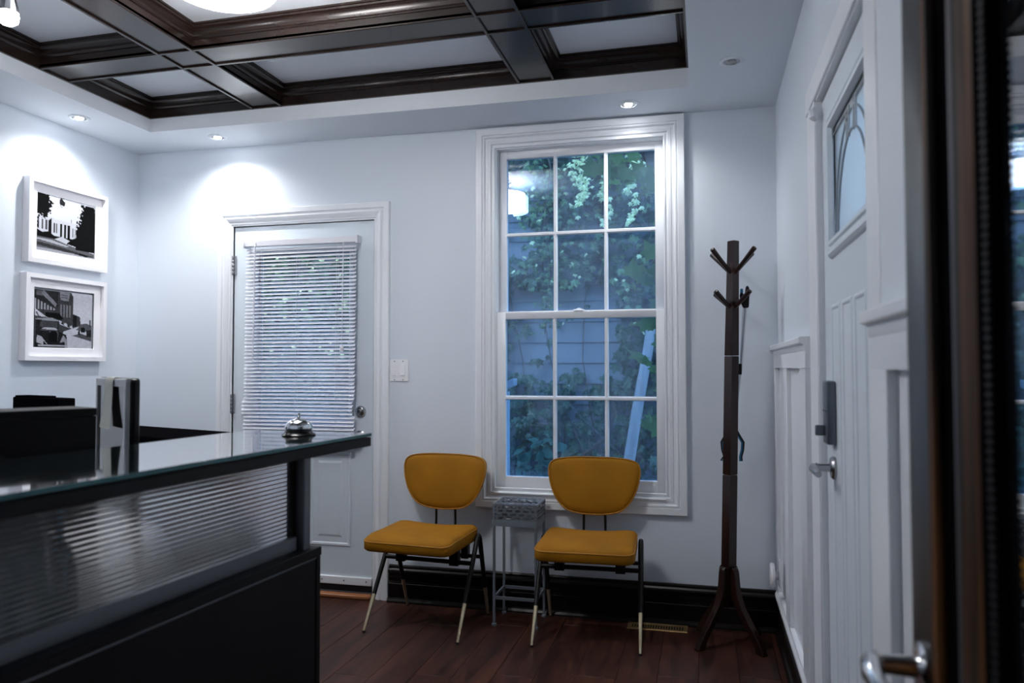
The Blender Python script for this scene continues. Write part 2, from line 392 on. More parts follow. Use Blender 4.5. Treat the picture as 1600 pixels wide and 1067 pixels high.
for px0, px1 in ((-2.465, -2.215), (-2.105, -1.857)):
    MB().ring(sfn, px0, px1, .262, .772, [(0, 0), (.006, .006), (.016, .006), (.026, -.006), (.032, -.006), (.062, .004), (.063, .004)]).add([sfn(px0+.063, .325, .004), sfn(px1-.063, .325, .004), sfn(px1-.063, .709, .004), sfn(px0+.063, .709, .004)], [(0, 1, 2, 3)]).build('raised_panel', 'door_paint', slab, sharp=15, world=True)
dsw = MB().box(sx0, sx1, sy0-.012, sy0+.002, .062, .105).build('door_sweep', 'trim_white', d1, bev=.003, world=True)
for i in range(7):
    MB().lathe([(.004, sy0-.012), (.004, sy0-.0145)], 10, (-2.54+.13*i, 0, .085), 'y').build('screw', 'grey_alu', dsw, world=False).location = (-d1.location.x, -d1.location.y, 0)
MB().box(sx0, sx1, sy0-.006, sy0+.01, .026, .062).build('sweep_rubber', 'black_matt', d1, world=True)
MB().box(DX0+.004, DX1-.004, D-.045, D+.10, 0, .022).build('threshold', 'threshold_wood', d1, bev=.006, world=True)
MB().box(DX0+.004, DX1-.004, D-.01, D+.14, .022, .028).build('threshold_plate', 'grey_alu', d1, world=True)
for z in (1.81, 1.026, .24):
    b = MB()
    for k in range(5): b.lathe([(.0062, z-.054+.0216*k), (.0066, z-.053+.0216*k), (.0066, z-.034+.0216*k), (.0062, z-.033+.0216*k)], 12, (DX0+.004, D-.006, 0))
    b.box(DX0-.008, DX0+.022, D-.002, D+.003, z-.054, z+.054)
    b.build('hinge', 'nickel', d1, world=True)
db = MB().lathe([(.031, sy0), (.031, sy0-.004), (.026, sy0-.014), (.022, sy0-.016), (.018, sy0-.012), (.017, sy0-.012)], 28, (-1.803, 0, .992), 'y').build('deadbolt', 'nickel', d1, world=False); db.location = (-d1.location.x, -d1.location.y, 0)
MB().lathe([(.012, sy0-.012), (.0125, sy0-.022), (.010, sy0-.024)], 20, (-1.803, 0, .992), 'y').box(-1.8055, -1.8005, sy0-.034, sy0-.022, .984, 1.004).build('thumb_turn', 'chrome', db)
kn = MB().lathe([(.031, sy0), (.031, sy0-.006), (.02, sy0-.014), (.011, sy0-.02), (.011, sy0-.035), (.022, sy0-.042), (.027, sy0-.055), (.022, sy0-.066), (.008, sy0-.069)], 26, (-1.803, 0, .86), 'y').build('door_knob', 'nickel', d1); kn.location = (-d1.location.x, -d1.location.y, 0)

# blind: 54 slats, head rail, ladders, wand, cord
BX0, BX1 = -2.487, -1.816; BY = D-.034
bl = thing('window_blind', (-2.15, BY, .78), 'white slatted blind hanging over the glass of the side door', 'blind')
MB().box(BX0-.012, BX1+.012, BY-.017, BY+.020, 1.905, 1.938).build('head_rail', 'vinyl_white', bl, bev=.002, world=True)
for e in (BX0-.016, BX1+.002): MB().box(e, e+.014, BY-.020, BY+.030, 1.899, 1.944).build('bracket', 'vinyl_white', bl, bev=.002, world=True)
def slat_mesh():
    b = MB(); n = 5; L = (BX1-BX0)/2; vs = []
    for sg, z in ((-1, 0), (1, 0)):
        for k in range(n):
            t = k/(n-1)-.5; w = .025
            vs.append((sg*L, t*w*math.cos(.60), -t*w*math.sin(.60)*-1+.0035*(1-4*t*t)*.6))
    top = [(x, y, z+.0007) for x, y, z in vs]; fs = [(k, k+1, n+k+1, n+k) for k in range(n-1)]+[(2*n+k+n, 2*n+n+k+1, 2*n+k+1, 2*n+k) for k in range(n-1)]
    fs += [(k, 2*n+k, 2*n+k+1, k+1) for k in range(n-1)]+[(n+k+1, 3*n+k+1, 3*n+k, n+k) for k in range(n-1)]+[(0, n, 3*n, 2*n), (n-1, 3*n-1, 4*n-1, 2*n-1)]
    return b.add(vs+top, fs)
s0 = None; NS = 53; zt = 1.885; pit = (1.885-.815)/(NS-1)
for i in range(NS):
    if s0 is None: s0 = slat_mesh().build('slat', 'vinyl_white', bl); s = s0
    else: s = s0.copy(); C.objects.link(s)
    jx = .0015*math.sin(i*1.7)+(-.012 if 41 <= i < 45 else 0)+(-.007*(i/NS))
    s.location = (jx, 0, zt-pit*i-.78); s.rotation_euler = (random.uniform(-.05, .05), 0, random.uniform(-.002, .002))
MB().box(BX0-.008, BX1-.008, BY-.012, BY+.012, .788, .800).build('bottom_rail', 'vinyl_white', bl, bev=.002, world=True)
for x in (-2.385, -2.165, -1.925):
    MB().tube([(x, BY-.0125, 1.905), (x-.006, BY-.0125, .80)], .0008, 5).tube([(x, BY+.0125, 1.905), (x-.006, BY+.0125, .80)], .0008, 5).build('ladder_cord', 'vinyl_white', bl, world=True)
MB().tube([(-2.418, BY-.026, 1.90), (-2.424, BY-.026, 1.26)], .004, 6).tube([(-2.418, BY-.018, 1.925), (-2.418, BY-.027, 1.90)], .003, 6).build('tilt_wand', 'vinyl_white', bl, world=True)
cd = MB().tube([(-1.885, BY-.020, 1.915), (-1.887, BY-.022, 1.345)], .0011, 5).tube([(-1.880, BY-.020, 1.915), (-1.887, BY-.022, 1.345)], .0011, 5).build('pull_cord', 'vinyl_white', bl, world=True)
MB().lathe([(.003, 1.350), (.009, 1.345), (.012, 1.318), (.011, 1.314)], 12, (-1.887+2.15, -.022, -.78)).build('tassel', 'vinyl_white', cd)

# ------------------------------------------------------------------ window
w1 = struct('window_1', 'white double hung sash window with twelve panes looking out on ivy', 'window', (-.615, D, .6))
WP = [(0, 0), (0, .026), (.003, .029), (.033, .029), (.036, .024), (.040, .028), (.046, .028), (.052, .017), (.062, .016), (.066, .020), (.080, .021), (.084, .012), (.092, .012), (.094, .017), (.100, .017), (.102, .003)]
OX0, OX1, OZ0, OZ1 = WX0-.102, WX1+.100, WZ0-.083, WZ1+.102
b = MB(); b.ring(backfn, OX0, OX1, OZ0, OZ1, WP); b.build('casing', 'trim_white', w1, sharp=22, world=True)
MB().ring(backfn, WX0, WX1, WZ0, WZ1, [(-.0005, .003), (.004, .003), (.004, -.16), (-.0005, -.16)]).build('sash_track', 'trim_white', w1, world=True)
MB().hexa([(WX0, D-.032, WZ0-.012), (WX1, D-.032, WZ0-.012), (WX1, D+.14, WZ0-.005), (WX0, D+.14, WZ0-.005), (WX0, D-.032, WZ0-.002), (WX1, D-.032, WZ0-.002), (WX1, D+.14, WZ0+.012), (WX0, D+.14, WZ0+.012)]).build('sill', 'trim_white', w1, bev=.003, world=True)
def sash(name, y0, z0, z1, gx0, gx1, gz0, gz1, x0, x1, ms, hm):
    y1 = y0+.036
    b = MB()
    fn = lambda u, v, p: (u, y0+.004-p, v)
    b.box(x0, gx0, y0, y1, z0, z1).box(gx1, x1, y0, y1, z0, z1).box(gx0, gx1, y0, y1, z0, gz0).box(gx0, gx1, y0, y1, gz1, z1)
    s = b.build(name, 'trim_white', w1, bev=.0025, world=True)
    w = .011; xs = [gx0]+ms+[gx1]
    mz = [(gz0, hm-w), (hm+w, gz1)]
    for mx in ms: MB().hexa([(mx-.006, y0+.002, gz0), (mx+.006, y0+.002, gz0), (mx+w, y0+.016, gz0), (mx-w, y0+.016, gz0), (mx-.006, y0+.002, gz1), (mx+.006, y0+.002, gz1), (mx+w, y0+.016, gz1), (mx-w, y0+.016, gz1)]).build('muntin', 'trim_white', s, world=True)
    MB().hexa([(gx0, y0+.001, hm-.006), (gx1, y0+.001, hm-.006), (gx1, y0+.016, hm-w), (gx0, y0+.016, hm-w), (gx0, y0+.001, hm+.006), (gx1, y0+.001, hm+.006), (gx1, y0+.016, hm+w), (gx0, y0+.016, hm+w)]).build('muntin', 'trim_white', s, world=True)
    for i in range(3):
        for a, c in mz:
            MB().box(xs[i]-.003, xs[i+1]+.003, y0+.017, y0+.020, a-.003, c+.003).build('pane', 'window_glass', s, world=True)
    return s
us = sash('upper_sash', D+.044, 1.480, 2.363, -.996, -.231, 1.520, 2.320, WX0+.003, WX1-.003, [-.739, -.478], 1.921)
ls = sash('lower_sash', D+.006, .604, 1.513, -.993, -.228, .672, 1.477, WX0+.003, WX1-.003, [-.737, -.473], 1.073)
MB().lathe([(.03, 1.513), (.032, 1.516), (.028, 1.522), (.012, 1.526), (.006, 1.53)], 20, (-.613, D+.026, 0)).build('sash_lock', 'trim_white', w1, world=True)
# second glazing layer of the storm window outside
MB().box(WX0+.006, WX1-.006, D+.112, D+.115, .61, 2.36).build('storm_pane', 'window_glass', w1, world=True)

# ------------------------------------------------------------------ front door (right wall)
d2 = struct('door_2', 'white front door with a leaded glass light and a keypad lock', 'door', (XR, 1.99, 0))
DXf = XR+.016
dfn = lambda u, v, p: (DXf-p, u, v)
LY0, LY1, LZ0, LZ1 = 1.735, 2.245, 1.585, 1.895
b = MB()
for bx in ((DXf, DXf+.044, 1.53, LY0, .02, 2.03), (DXf, DXf+.044, LY1, 2.44, .02, 2.03), (DXf, DXf+.044, LY0, LY1, .02, LZ0), (DXf, DXf+.044, LY0, LY1, LZ1, 2.03)): b.box(*bx)
sl2 = b.build('door_slab', 'door_paint', d2, world=True)
lf = MB().ring(dfn, LY0-.05, LY1+.05, LZ0-.05, LZ1+.05, [(0, 0), (.003, .008), (.010, .014), (.020, .014), (.024, .010), (.030, .010), (.034, .016), (.044, .016), (.050, .004), (.050, -.02)]).build('light_frame', 'door_paint', d2, sharp=20, world=True)
MB().box(DXf+.003, DXf+.008, LY0, LY1, LZ0, LZ1).build('leaded_glass', 'frosted', d2, world=True)
b = MB(); gx = DXf+.001; yc = (LY0+LY1)/2
for rr_ in (.30, .25):
    b.tube([(gx, yc+rr_*math.cos(t)*.82, LZ0-.02+rr_*math.sin(t)) for t in np.linspace(.12, PI-.12, 22)], .003, 5)
for dy in (-.06, -.03, .03, .06): b.tube([(gx, yc+dy, LZ0+.22), (gx, yc+dy, LZ1-.01)], .003, 5)
b.tube([(gx, yc-.03, LZ0+.29), (gx, LY0, LZ0+.29)], .003, 5).tube([(gx, yc+.03, LZ0+.29), (gx, LY1, LZ0+.29)], .003, 5)
b.build('lead_came', 'came', d2, world=True)
for k in range(4):
    a0 = 1.665+.17*k; 
    p = [(0, 0), (.005, .004), (.010, .004), (.024, -.009), (.030, -.009)]
    MB().ring(dfn, a0, a0+.135, .28, 1.405, p).add([dfn(a0+.03, .31, -.009), dfn(a0+.105, .31, -.009), dfn(a0+.105, 1.375, -.009), dfn(a0+.03, 1.375, -.009)], [(0, 1, 2, 3)]).build('door_panel', 'door_paint', sl2, sharp=15, world=True)
# cut the panels visually into the slab by standing the stiles proud
MB().box(XR-.002, XR+.10, FY1-.008, FY1, 0, FZ).box(XR-.002, XR+.10, FY0, FY0+.006, 0, FZ).box(XR-.002, XR+.10, FY0, FY1, FZ-.006, FZ).build('jamb', 'trim_white', d2, world=True)
MB().box(XR-.006, XR+.01, FY1, FY1+.165, 0, 2.10).build('casing', 'trim_white', d2, bev=.002, world=True)
MB().box(XR-.030, XR+.01, 1.488, FY0+.075, 0, 2.12).build('casing', 'trim_white', d2, bev=.003, world=True)
MB().box(XR-.010, XR+.01, 1.488, FY1+.165, FZ, 2.12).build('casing', 'trim_white', d2, bev=.002, world=True)
b = MB(); b.tube([(XR-.008, 2.43, 2.018), (XR-.014, 2.425, 2.006), (XR-.012, 2.422, 1.985), (XR-.006, 2.421, 1.975)], [.004, .012, .012, .005], 8).build('sealant_lump', 'trim_white', d2, world=True)
kp = MB().box(DXf-.026, DXf, 2.262, 2.335, 1.012, 1.190).build('keypad_lock', 'gunmetal', d2, bev=.006, world=True, seg=2)
MB().box(DXf-.0275, DXf-.024, 2.266, 2.331, 1.105, 1.107).build('seam', 'black_matt', kp, world=True)
MB().box(DXf-.052, DXf-.024, 2.296, 2.304, 1.035, 1.065).build('thumb_turn', 'gunmetal', kp, bev=.003, world=True)
lv = MB().lathe([(.033, DXf), (.033, DXf-.006), (.028, DXf-.012), (.012, DXf-.014), (.011, DXf-.045), (.014, DXf-.05)], 26, (0, 2.30, .945), 'x').build('lever_handle', 'nickel', d2); lv.location = (-d2.location.x, -d2.location.y, 0)
MB().tube([(DXf-.046, 2.302, .945), (DXf-.058, 2.296, .945), (DXf-.062, 2.27, .945), (DXf-.062, 2.22, .944), (DXf-.060, 2.185, .940)], [.011, .012, .012, .011, .009], 12).build('lever', 'nickel', lv)
# dark gap beside the door slab
# wainscot and chair rail either side
def wainscot(name, y0, y1, stiles, label, XR=XR):
    w = struct(name, label, 'wainscot', (XR, (y0+y1)/2, 0))
    b = MB(); b.box(XR-.022, XR, y0, y1, 1.225, 1.30).box(XR-.022, XR, y0, y1, .17, .20)
    for a, c in stiles: b.box(XR-.022, XR, a, c, .20, 1.225)
    b.build('panel_frame', 'trim_white', w, bev=.0015, world=True)
    MB().box(XR-.004, XR, y0, y1, .17, 1.3).build('panel_board', 'trim_white', w, world=True)
    RP = [(0, 1.265), (.024, 1.265), (.025, 1.273), (.030, 1.276), (.030, 1.281), (.034, 1.288), (.036, 1.303), (.050, 1.306), (.053, 1.309), (.053, 1.326), (.050, 1.329), (0, 1.329)]
    RP = [(p*.72, z) for p, z in RP]
    MB().prism(RP, lambda p, z, t: (XR-p, t, z), y0, y1).build('chair_rail', 'trim_white', w, sharp=20, world=True)
    MB().prism([(0, .165), (.030, .165), (.030, .178), (.022, .190), (0, .20)], lambda p, z, t: (XR-p, t, z), y0, y1).build('panel_ledge', 'trim_white', w, sharp=20, world=True)
wainscot('trim_1', 2.615, D-.001, [(2.615, 2.77), (3.20, 3.33), (3.69, D-.001)], 'white panelled wainscot in the corner beyond the front door')
wainscot('trim_2', 1.075, 1.487, [(1.36, 1.487), (1.075, 1.12)], 'white panelled wainscot on the near side of the front door', XR=XR-.027)

# ------------------------------------------------------------------ foreground glass door standing open
d3 = struct('door_3', 'dark wood framed glass door standing open beside the camera', 'door', (.25, .25, 0))
FX = .25
MB().box(FX, FX+.042, .938, 1.055, .01, 2.05).box(FX, FX+.042, .252, .37, .01, 2.05).box(FX, FX+.042, .37, .938, .01, .22).box(FX, FX+.042, .37, .938, 1.93, 2.05).build('stile_frame', 'door_stain', d3, bev=.003, world=True)
b = MB(); P3 = [(.372, 0, 0)]
ffn = lambda u, v, p: (FX-p, u, v)
def around(y, dz=.23): return (.37+(.938-y), y, dz-.01+(.938-y), 1.93-(.938-y))
def strip(name, ya, yb, prof, m):
    MB().ring(ffn, *around(ya), prof).build(name, m, d3, sharp=20, world=True)
strip('outer_moulding', .938, .914, [(0, -.02), (0, .006), (.004, .009), (.020, .008), (.024, .003), (.024, -.02)], 'worn_door_wood')
strip('dark_groove', .914, .861, [(0, -.004), (.051, -.004), (.053, 0), (.053, -.02)], 'dull_black')
strip('metal_bead', .861, .850, [(0, -.02), (0, .002), (.003, .004), (.008, .004), (.011, .002), (.011, -.02)], 'bead_metal')
strip('inner_moulding', .850, .795, [(0, -.02), (0, .003), (.01, .006), (.04, .004), (.055, .000), (.055, -.02)], 'worn_door_wood')
strip('glazing_bead', .795, .752, [(0, -.02), (0, .001), (.038, .001), (.043, -.006), (.043, -.02)], 'dull_black')
b = MB()
for i in range(95): b.box(FX-.0035, FX, .757, .770, .93+.0085*i, .934+.0085*i)
b.build('ribbed_seal', 'black_matt', d3, world=True)
MB().box(FX+.008, FX+.013, .553, .756, .40, 1.75).build('pane', 'door_glass', d3, world=True)
lv3 = MB().lathe([(.029, FX), (.029, FX-.006), (.022, FX-.010), (.013, FX-.012), (.012, FX-.05), (.015, FX-.055)], 26, (0, .995, .875), 'x').build('lever_handle', 'chrome', d3); lv3.location = (-d3.location.x, -d3.location.y, 0)
MB().tube([(FX-.048, .997, .875), (FX-.060, .990, .876), (FX-.064, .965, .873), (FX-.063, .93, .871), (FX-.062, .90, .874), (FX-.064, .882, .877)], [.012, .013, .012, .010, .012, .014], 14).build('lever', 'chrome', lv3)

# ------------------------------------------------------------------ lamps of the room
def downlight(x, y, on, label):
    z = hz(x)
    t = thing('recessed_downlight', (x, y, z), label, 'downlight', group='recessed downlights in the ceiling border')
    MB().lathe([(.050, 0), (.050, -.003), (.046, -.006), (.036, -.006), (.033, -.002), (.033, .0)], 32).build('trim_ring', 'trim_white', t)
    MB().lathe([(.033, -.003), (.033, -.005), (.028, -.005), (.026, -.002), (.02, -.0015)], 28).build('gimbal', 'nickel', t)
    MB().lathe([(.020, -.0018), (.018, -.0065), (.010, -.009), (.002, -.010)], 24).build('bulb', 'bulb_on' if on else 'bulb_off', t)
    if on:
        l = bpy.data.lights.new('downlight_lamp', 'SPOT'); l.energy = on; l.color = (1, .985, .96); l.spot_size = math.radians(150); l.spot_blend = 1.0; l.shadow_soft_size = .022
        o = bpy.data.objects.new('downlight_lamp', l); C.objects.link(o); o.parent = t; o.location = (0, 0, -.03)
downlight(-3.049, 3.123, 9, 'lit recessed downlight over the framed photographs on the left')
downlight(-2.567, 3.569, 10, 'lit recessed downlight nearest the left back corner above the side door')
downlight(-.337, 3.571, 7, 'lit recessed downlight just above the window')
downlight(.119, 3.162, 0, 'unlit recessed downlight in the border at the right')
dr = thing('drum_ceiling_light', (-1.487, 2.075, ZP), 'glowing round drum light in the large middle coffer', 'ceiling light')
MB().lathe([(.065, 0), (.065, -.015), (.055, -.022), (.012, -.024), (.012, -.12)], 32).build('canopy', 'nickel', dr)
MB().lathe([(.170, -.105), (.170, -.218), (.167, -.218), (.167, -.106)], 48).build('shade', 'shade', dr)
MB().lathe([(.166, -.108), (.166, -.110), (.012, -.112)], 40).build('shade_top', 'frame_white', dr)
MB().lathe([(.166, -.212), (.166, -.222), (.160, -.225), (.12, -.2255), (.01, -.226)], 48).build('diffuser', 'diffuser', dr)
pe = thing('pendant_lamp', (-2.17, 1.93, ZB-.02), 'small cone pendant lamp with a glowing white tip', 'pendant lamp')
PZ = -.165
MB().lathe([(.045, .03), (.045, .0), (.012, -.008)], 24).tube([(0, 0, 0), (0, 0, PZ+.05)], .004, 8).build('stem', 'nickel', pe)
MB().lathe([(.010, PZ+.09), (.012, PZ+.085), (.030, PZ+.012), (.031, PZ)], 12).build('cone', 'nickel', pe, sharp=20)
MB().lathe([(.028, PZ+.004), (.031, PZ-.012), (.028, PZ-.028), (.018, PZ-.037), (.003, PZ-.040)], 24).build('glow_tip', 'pendant_glow', pe)

# ------------------------------------------------------------------ framed photographs
def draw(kind, NX=120, NY=112):
    yy, xx = np.mgrid[0:NY, 0:NX]; u = xx/(NX-1); v = 1-yy/(NY-1)     # v up
    g = np.full((NY, NX), .86)
    r2 = np.random.default_rng(3)
    fine = r2.random((NY, NX)); 
    def blur(a, k):
        for _ in range(k): a = (a+np.roll(a, 1, 0)+np.roll(a, -1, 0)+np.roll(a, 1, 1)+np.roll(a, -1, 1))/5
        return a
    n1 = blur(r2.random((NY, NX)), 3); n1 = (n1-n1.min())/(n1.max()-n1.min())
    def poly(pts, val, mask=None):
        ins = np.zeros((NY, NX), bool); k = len(pts)
        for i in range(k):
            (x1, y1), (x2, y2) = pts[i], pts[(i+1) % k]
            if y1 == y2: continue
            c = ((y1 > v) != (y2 > v)) & (u < (x2-x1)*(v-y1)/(y2-y1)+x1); ins ^= c
        if mask is not None: ins &= mask
        g[ins] = val; return ins
    if kind == 0:
        poly([(0, .28), (0, .58), (.08, .62), (.2, .6), (.24, .62), (.28, .62), (.28, .6), (.72, .585), (.8, .5), (.8, .28)], .82)
        for k in range(3): poly([(.02+.065*k, .38), (.02+.065*k, .55), (.05+.065*k, .55), (.05+.065*k, .38)], .35)
        poly([(.2, .3), (.2, .55), (.245, .6), (.245, .3)], .12)
        for k in range(2): poly([(.285+.035*k, .36), (.285+.035*k, .53), (.305+.035*k, .53), (.305+.035*k, .36)], .3)
        for k in range(3): poly([(.39+.065*k, .3), (.39+.065*k, .54), (.428+.065*k, .535), (.428+.065*k, .3)], .05)
        for k in range(2): poly([(.6+.04*k, .34), (.6+.04*k, .5), (.615+.04*k, .5), (.615+.04*k, .34)], .4)
        poly([(.575, .59), (.575, .655), (.582, .655), (.582, .59)], .3)
        poly([(0, .22), (0, .38), (.1, .33), (.2, .36), (.3, .3), (.36, .3), (.6, .3), (.7, .36), (1, .3), (1, .12), (.5, .2), (.34, .24)], .07)
        poly([(.3, .245), (.42, .31), (.56, .26), (.5, .2)], .8)
        poly([(0, .19), (0, .25), (.3, .245), (.6, .17), (1, .1), (1, 0), (0, 0)], .42)
        poly([(0, .22), (.25, .22), (.55, .16), (.5, .14), (0, .2)], .72)
        poly([(0, .1), (0, .155), (.4, .12), (1, .04), (1, .0)], .25)
        poly([(0, 0), (0, .06), (.4, .055), (1, .03), (1, 0)], .68)
        poly([(.72, .035), (.73, .07), (.86, .055), (.88, .02)], .05)
        tree = ((((u-.08)/.17)**2+((v-.82)/.24)**2) + (n1-.5)*1.3 < 1); g[tree] = .05
        g[(u < .05) & (v > .4) & (n1 < .62)] = .06
        g[(((u-.42)/.05)**2+((v-.93)/.09)**2+(n1-.5)*2.4 < .8)] = .2
        cone = (abs(u-.9) < .10+.30*np.clip((1.0-v)/.9, 0, 1)*.75+(n1-.5)*.16) & (v < .97) & (v > .12) & (u > .66); g[cone] = .05
        g = np.where((g < .1) & (fine > .985), .2, g)
    else:
        g[:] = .80
        poly([(0, 0), (0, 1), (.62, 1), (.66, .93), (.66, .62), (.78, .58), (.8, .42), (.5, .3), (.4, 0)], .28)
        poly([(0, 1), (.4, 1), (.4, .72), (0, .72)], .22)
        for k in range(7): poly([(.02+.05*k, .66+.0*k), (.02+.05*k, .85-.025*k), (.05+.05*k, .84-.025*k), (.05+.05*k, .66)], .68)
        poly([(.05, .98), (.16, .98), (.16, .9), (.05, .9)], .42)
        poly([(.16, 1), (.38, .78), (.36, .72), (.13, .93)], .55)
        poly([(.43, 1), (.6, .98), (.58, .84), (.44, .85)], .55)
        poly([(.45, .95), (.56, .94), (.56, .93), (.45, .94)], .2); poly([(.46, .91), (.56, .9), (.56, .89), (.46, .9)], .2)
        for k in range(4): poly([(.44+.05*k, .55), (.44+.05*k, .78), (.465+.05*k, .77), (.465+.05*k, .55)], .5)
        poly([(.03, .55), (.03, .67), (.23, .53)], .82); poly([(.06, .62), (.1, .54), (.09, .53), (.04, .61)], .3)
        poly([(.2, .62), (.42, .62), (.5, .52), (.4, .49), (.2, .55)], .04)
        poly([(.42, .5), (.47, .47), (.62, .4), (.62, .36), (.44, .42)], .75)
        for k in range(4): poly([(.45+.05*k, .44-.02*k), (.49+.05*k, .48-.02*k), (.52+.05*k, .4-.02*k)], .8 if k % 2 else .2)
        poly([(.66, .6), (.73, .6), (.73, .4), (.66, .4)], .15)
        poly([(.72, .34), (.8, .45), (.9, .47), (1, .43), (1, .3)], .38)
        poly([(.95, .54), (.98, .54), (.98, .4), (.95, .4)], .3)
        poly([(.5, .29), (.8, .29), (.72, .24), (1, .15), (1, 0), (.55, 0)], .78)
        poly([(.65, .235), (.8, .28), (1, .22), (1, .14)], .35)
        poly([(.8, .3), (.8, .38), (.84, .4), (.88, .38), (.88, .3)], .12); poly([(.9, .22), (.9, .34), (1, .36), (1, .22)], .2)
        poly([(.75, .26), (.76, .34), (.785, .34), (.79, .26)], .08)
        # old motor car
        poly([(.04, .02), (.05, .48), (.42, .48), (.42, .3), (.55, .24), (.58, 0), (.04, 0)], .16)
        poly([(.03, .5), (.3, .53), (.42, .49), (.42, .47), (.05, .48)], .6)
        poly([(.11, .36), (.12, .46), (.4, .46), (.4, .36)], .3)
        poly([(.11, .3), (.18, .36), (.38, .36), (.42, .26), (.4, .1), (.3, .1), (.26, .3)], .34)
        poly([(.14, .33), (.2, .36), (.38, .35), (.4, .32), (.27, .32)], .72)
        poly([(.26, .1), (.26, .26), (.3, .3), (.37, .3), (.4, .26), (.4, .1)], .04)
        poly([(.06, .1), (.07, .22), (.14, .2), (.25, .05), (.18, .05)], .72); poly([(.17, .05), (.17, .13), (.24, .05)], .06)
        poly([(.44, .1), (.5, .24), (.56, .15), (.58, .0), (.53, .0), (.52, .12)], .6)
        poly([(.09, .03), (.09, .055), (.57, .055), (.57, .03)], .7)
        g += (n1-.5)*.10; g = np.where(u < .66, g+(fine-.5)*.05, g)
    return np.clip(g*1.0-.05, .01, .84)
def picture(y0, y1, z0, z1, py0, py1, pz0, pz1, kind, label):
    t = thing('picture_frame', (XL, (y0+y1)/2, z0), label, 'framed photo', group='framed photographs on the left wall')
    fr = MB().ring(leftfn, y0, y1, z0, z1, [(0, .001), (0, .042), (.022, .042), (.022, .022), (.0225, .020), (.0225, .001)]).build('frame', 'frame_white', t, sharp=20, world=True)
    MB().ring(leftfn, y0+.021, y1-.021, z0+.021, z1-.021, [(0, .018), (0, .0205), (py0-y0-.021, .0205), (py0-y0-.019, .0185)]).build('mat_board', 'mat_board', t, sharp=20, world=True)
    g = draw(kind); NY, NX = g.shape; me = bpy.data.meshes.new('photo_print')
    yy = np.linspace(py0-.003, py1+.003, NX)-(y0+y1)/2; zz = np.linspace(pz1+.003, pz0-.003, NY)-z0
    v = [(.0180, a, c) for c in zz for a in yy]
    fcs = [(r*NX+c, (r+1)*NX+c, (r+1)*NX+c+1, r*NX+c+1) for r in range(NY-1) for c in range(NX-1)]
    me.from_pydata(v, [], fcs); at = me.color_attributes.new('ink', 'FLOAT_COLOR', 'POINT')
    lin = (g**2.2)[..., None]*np.array([.93, .96, 1.08]); ca = np.ones((NY*NX, 4), np.float32); ca[:, :3] = lin.reshape(-1, 3)
    at.data.foreach_set('color', ca.ravel()); me.materials.append(MATS['photo_print'])
    o = bpy.data.objects.new('photo_print', me); C.objects.link(o); o.parent = t
picture(2.982, 3.487, 1.752, 2.175, 3.047, 3.414, 1.820, 2.106, 0, 'upper white framed black and white photo of a columned building')
picture(2.975, 3.487, 1.265, 1.698, 3.040, 3.406, 1.332, 1.620, 1, 'lower white framed black and white photo of an old street with cars')

# light switch plate
sw = thing('light_switch', (-1.578, D, 1.155), 'white double switch plate beside the side door casing', 'light switch')
MB().prism(rrect(-.052, .054, 0, .116, .004, 2), lambda u, v, p: (u, -p, v), 0, .006).build('plate', 'switch_white', sw, bev=.0015)
MB().box(-.040, -.010, -.0075, -.005, .024, .092).build('dimmer', 'switch_white', sw, bev=.001)
MB().box(-.036, -.014, -.011, -.006, .030, .068).build('slider', 'switch_white', sw, bev=.0015)
MB().hexa([(.008, -.0065, .028), (.038, -.0065, .028), (.038, -.005, .028), (.008, -.005, .028), (.008, -.006, .092), (.038, -.006, .092), (.038, -.005, .092), (.008, -.005, .092)]).hexa([(.010, -.013, .032), (.036, -.013, .032), (.036, -.006, .030), (.010, -.006, .030), (.010, -.0075, .09), (.036, -.0075, .09), (.036, -.006, .09), (.010, -.006, .09)]).build('rocker', 'switch_white', sw)
for sx in (-.025, .023):
    for sz in (.009, .107): MB().lathe([(.0032, -.006), (.0025, -.0072)], 10, (sx, 0, sz), 'y').build('screw', 'grey_alu', sw)

# round plug-in unit low on the right wall
pg = thing('plug_in_unit', (XR-.022, 3.56, .29), 'round white plug in unit low on the right wall by the corner', 'plug-in device')
MB().box(-.007, .0, -.037, .037, -.03, .09).build('outlet_plate', 'switch_white', pg, bev=.002)
MB().lathe([(.018, -.007), (.020, -.022), (.052, -.026), (.055, -.036), (.050, -.043), (.02, -.046)], 32, (0, 0, .018), 'x').build('disc_body', 'switch_white', pg)

# ------------------------------------------------------------------ chairs
def cushion(outline, prof, deform=None):
    # prof = [(scale_inset, z)], outline in xy around its centre
    b = MB(); cx = sum(p[0] for p in outline)/len(outline); cy = sum(p[1] for p in outline)/len(outline)
    hw = max(p[0] for p in outline)-cx; hh = (max(p[1] for p in outline)-min(p[1] for p in outline))/2
    n = len(outline); vs = []; fs = []
    for ins, z in prof:
        for x, y in outline:
            px, py = cx+(x-cx)*(1-ins/hw), cy+(y-cy)*(1-ins/hh); vs.append((px, py, z))
    for i in range(len(prof)-1):
        for j in range(n): fs.append((i*n+j, i*n+(j+1) % n, (i+1)*n+(j+1) % n, (i+1)*n+j))
    vs.append((cx, cy, prof[0][1])); vs.append((cx, cy, prof[-1][1])); a = len(vs)
    for j in range(n): fs.append((j, a-2, (j+1) % n)); o = (len(prof)-1)*n; fs.append((o+j, o+(j+1) % n, a-1))
    if deform: vs = [deform(*p) for p in vs]
    return b.add(vs, fs)
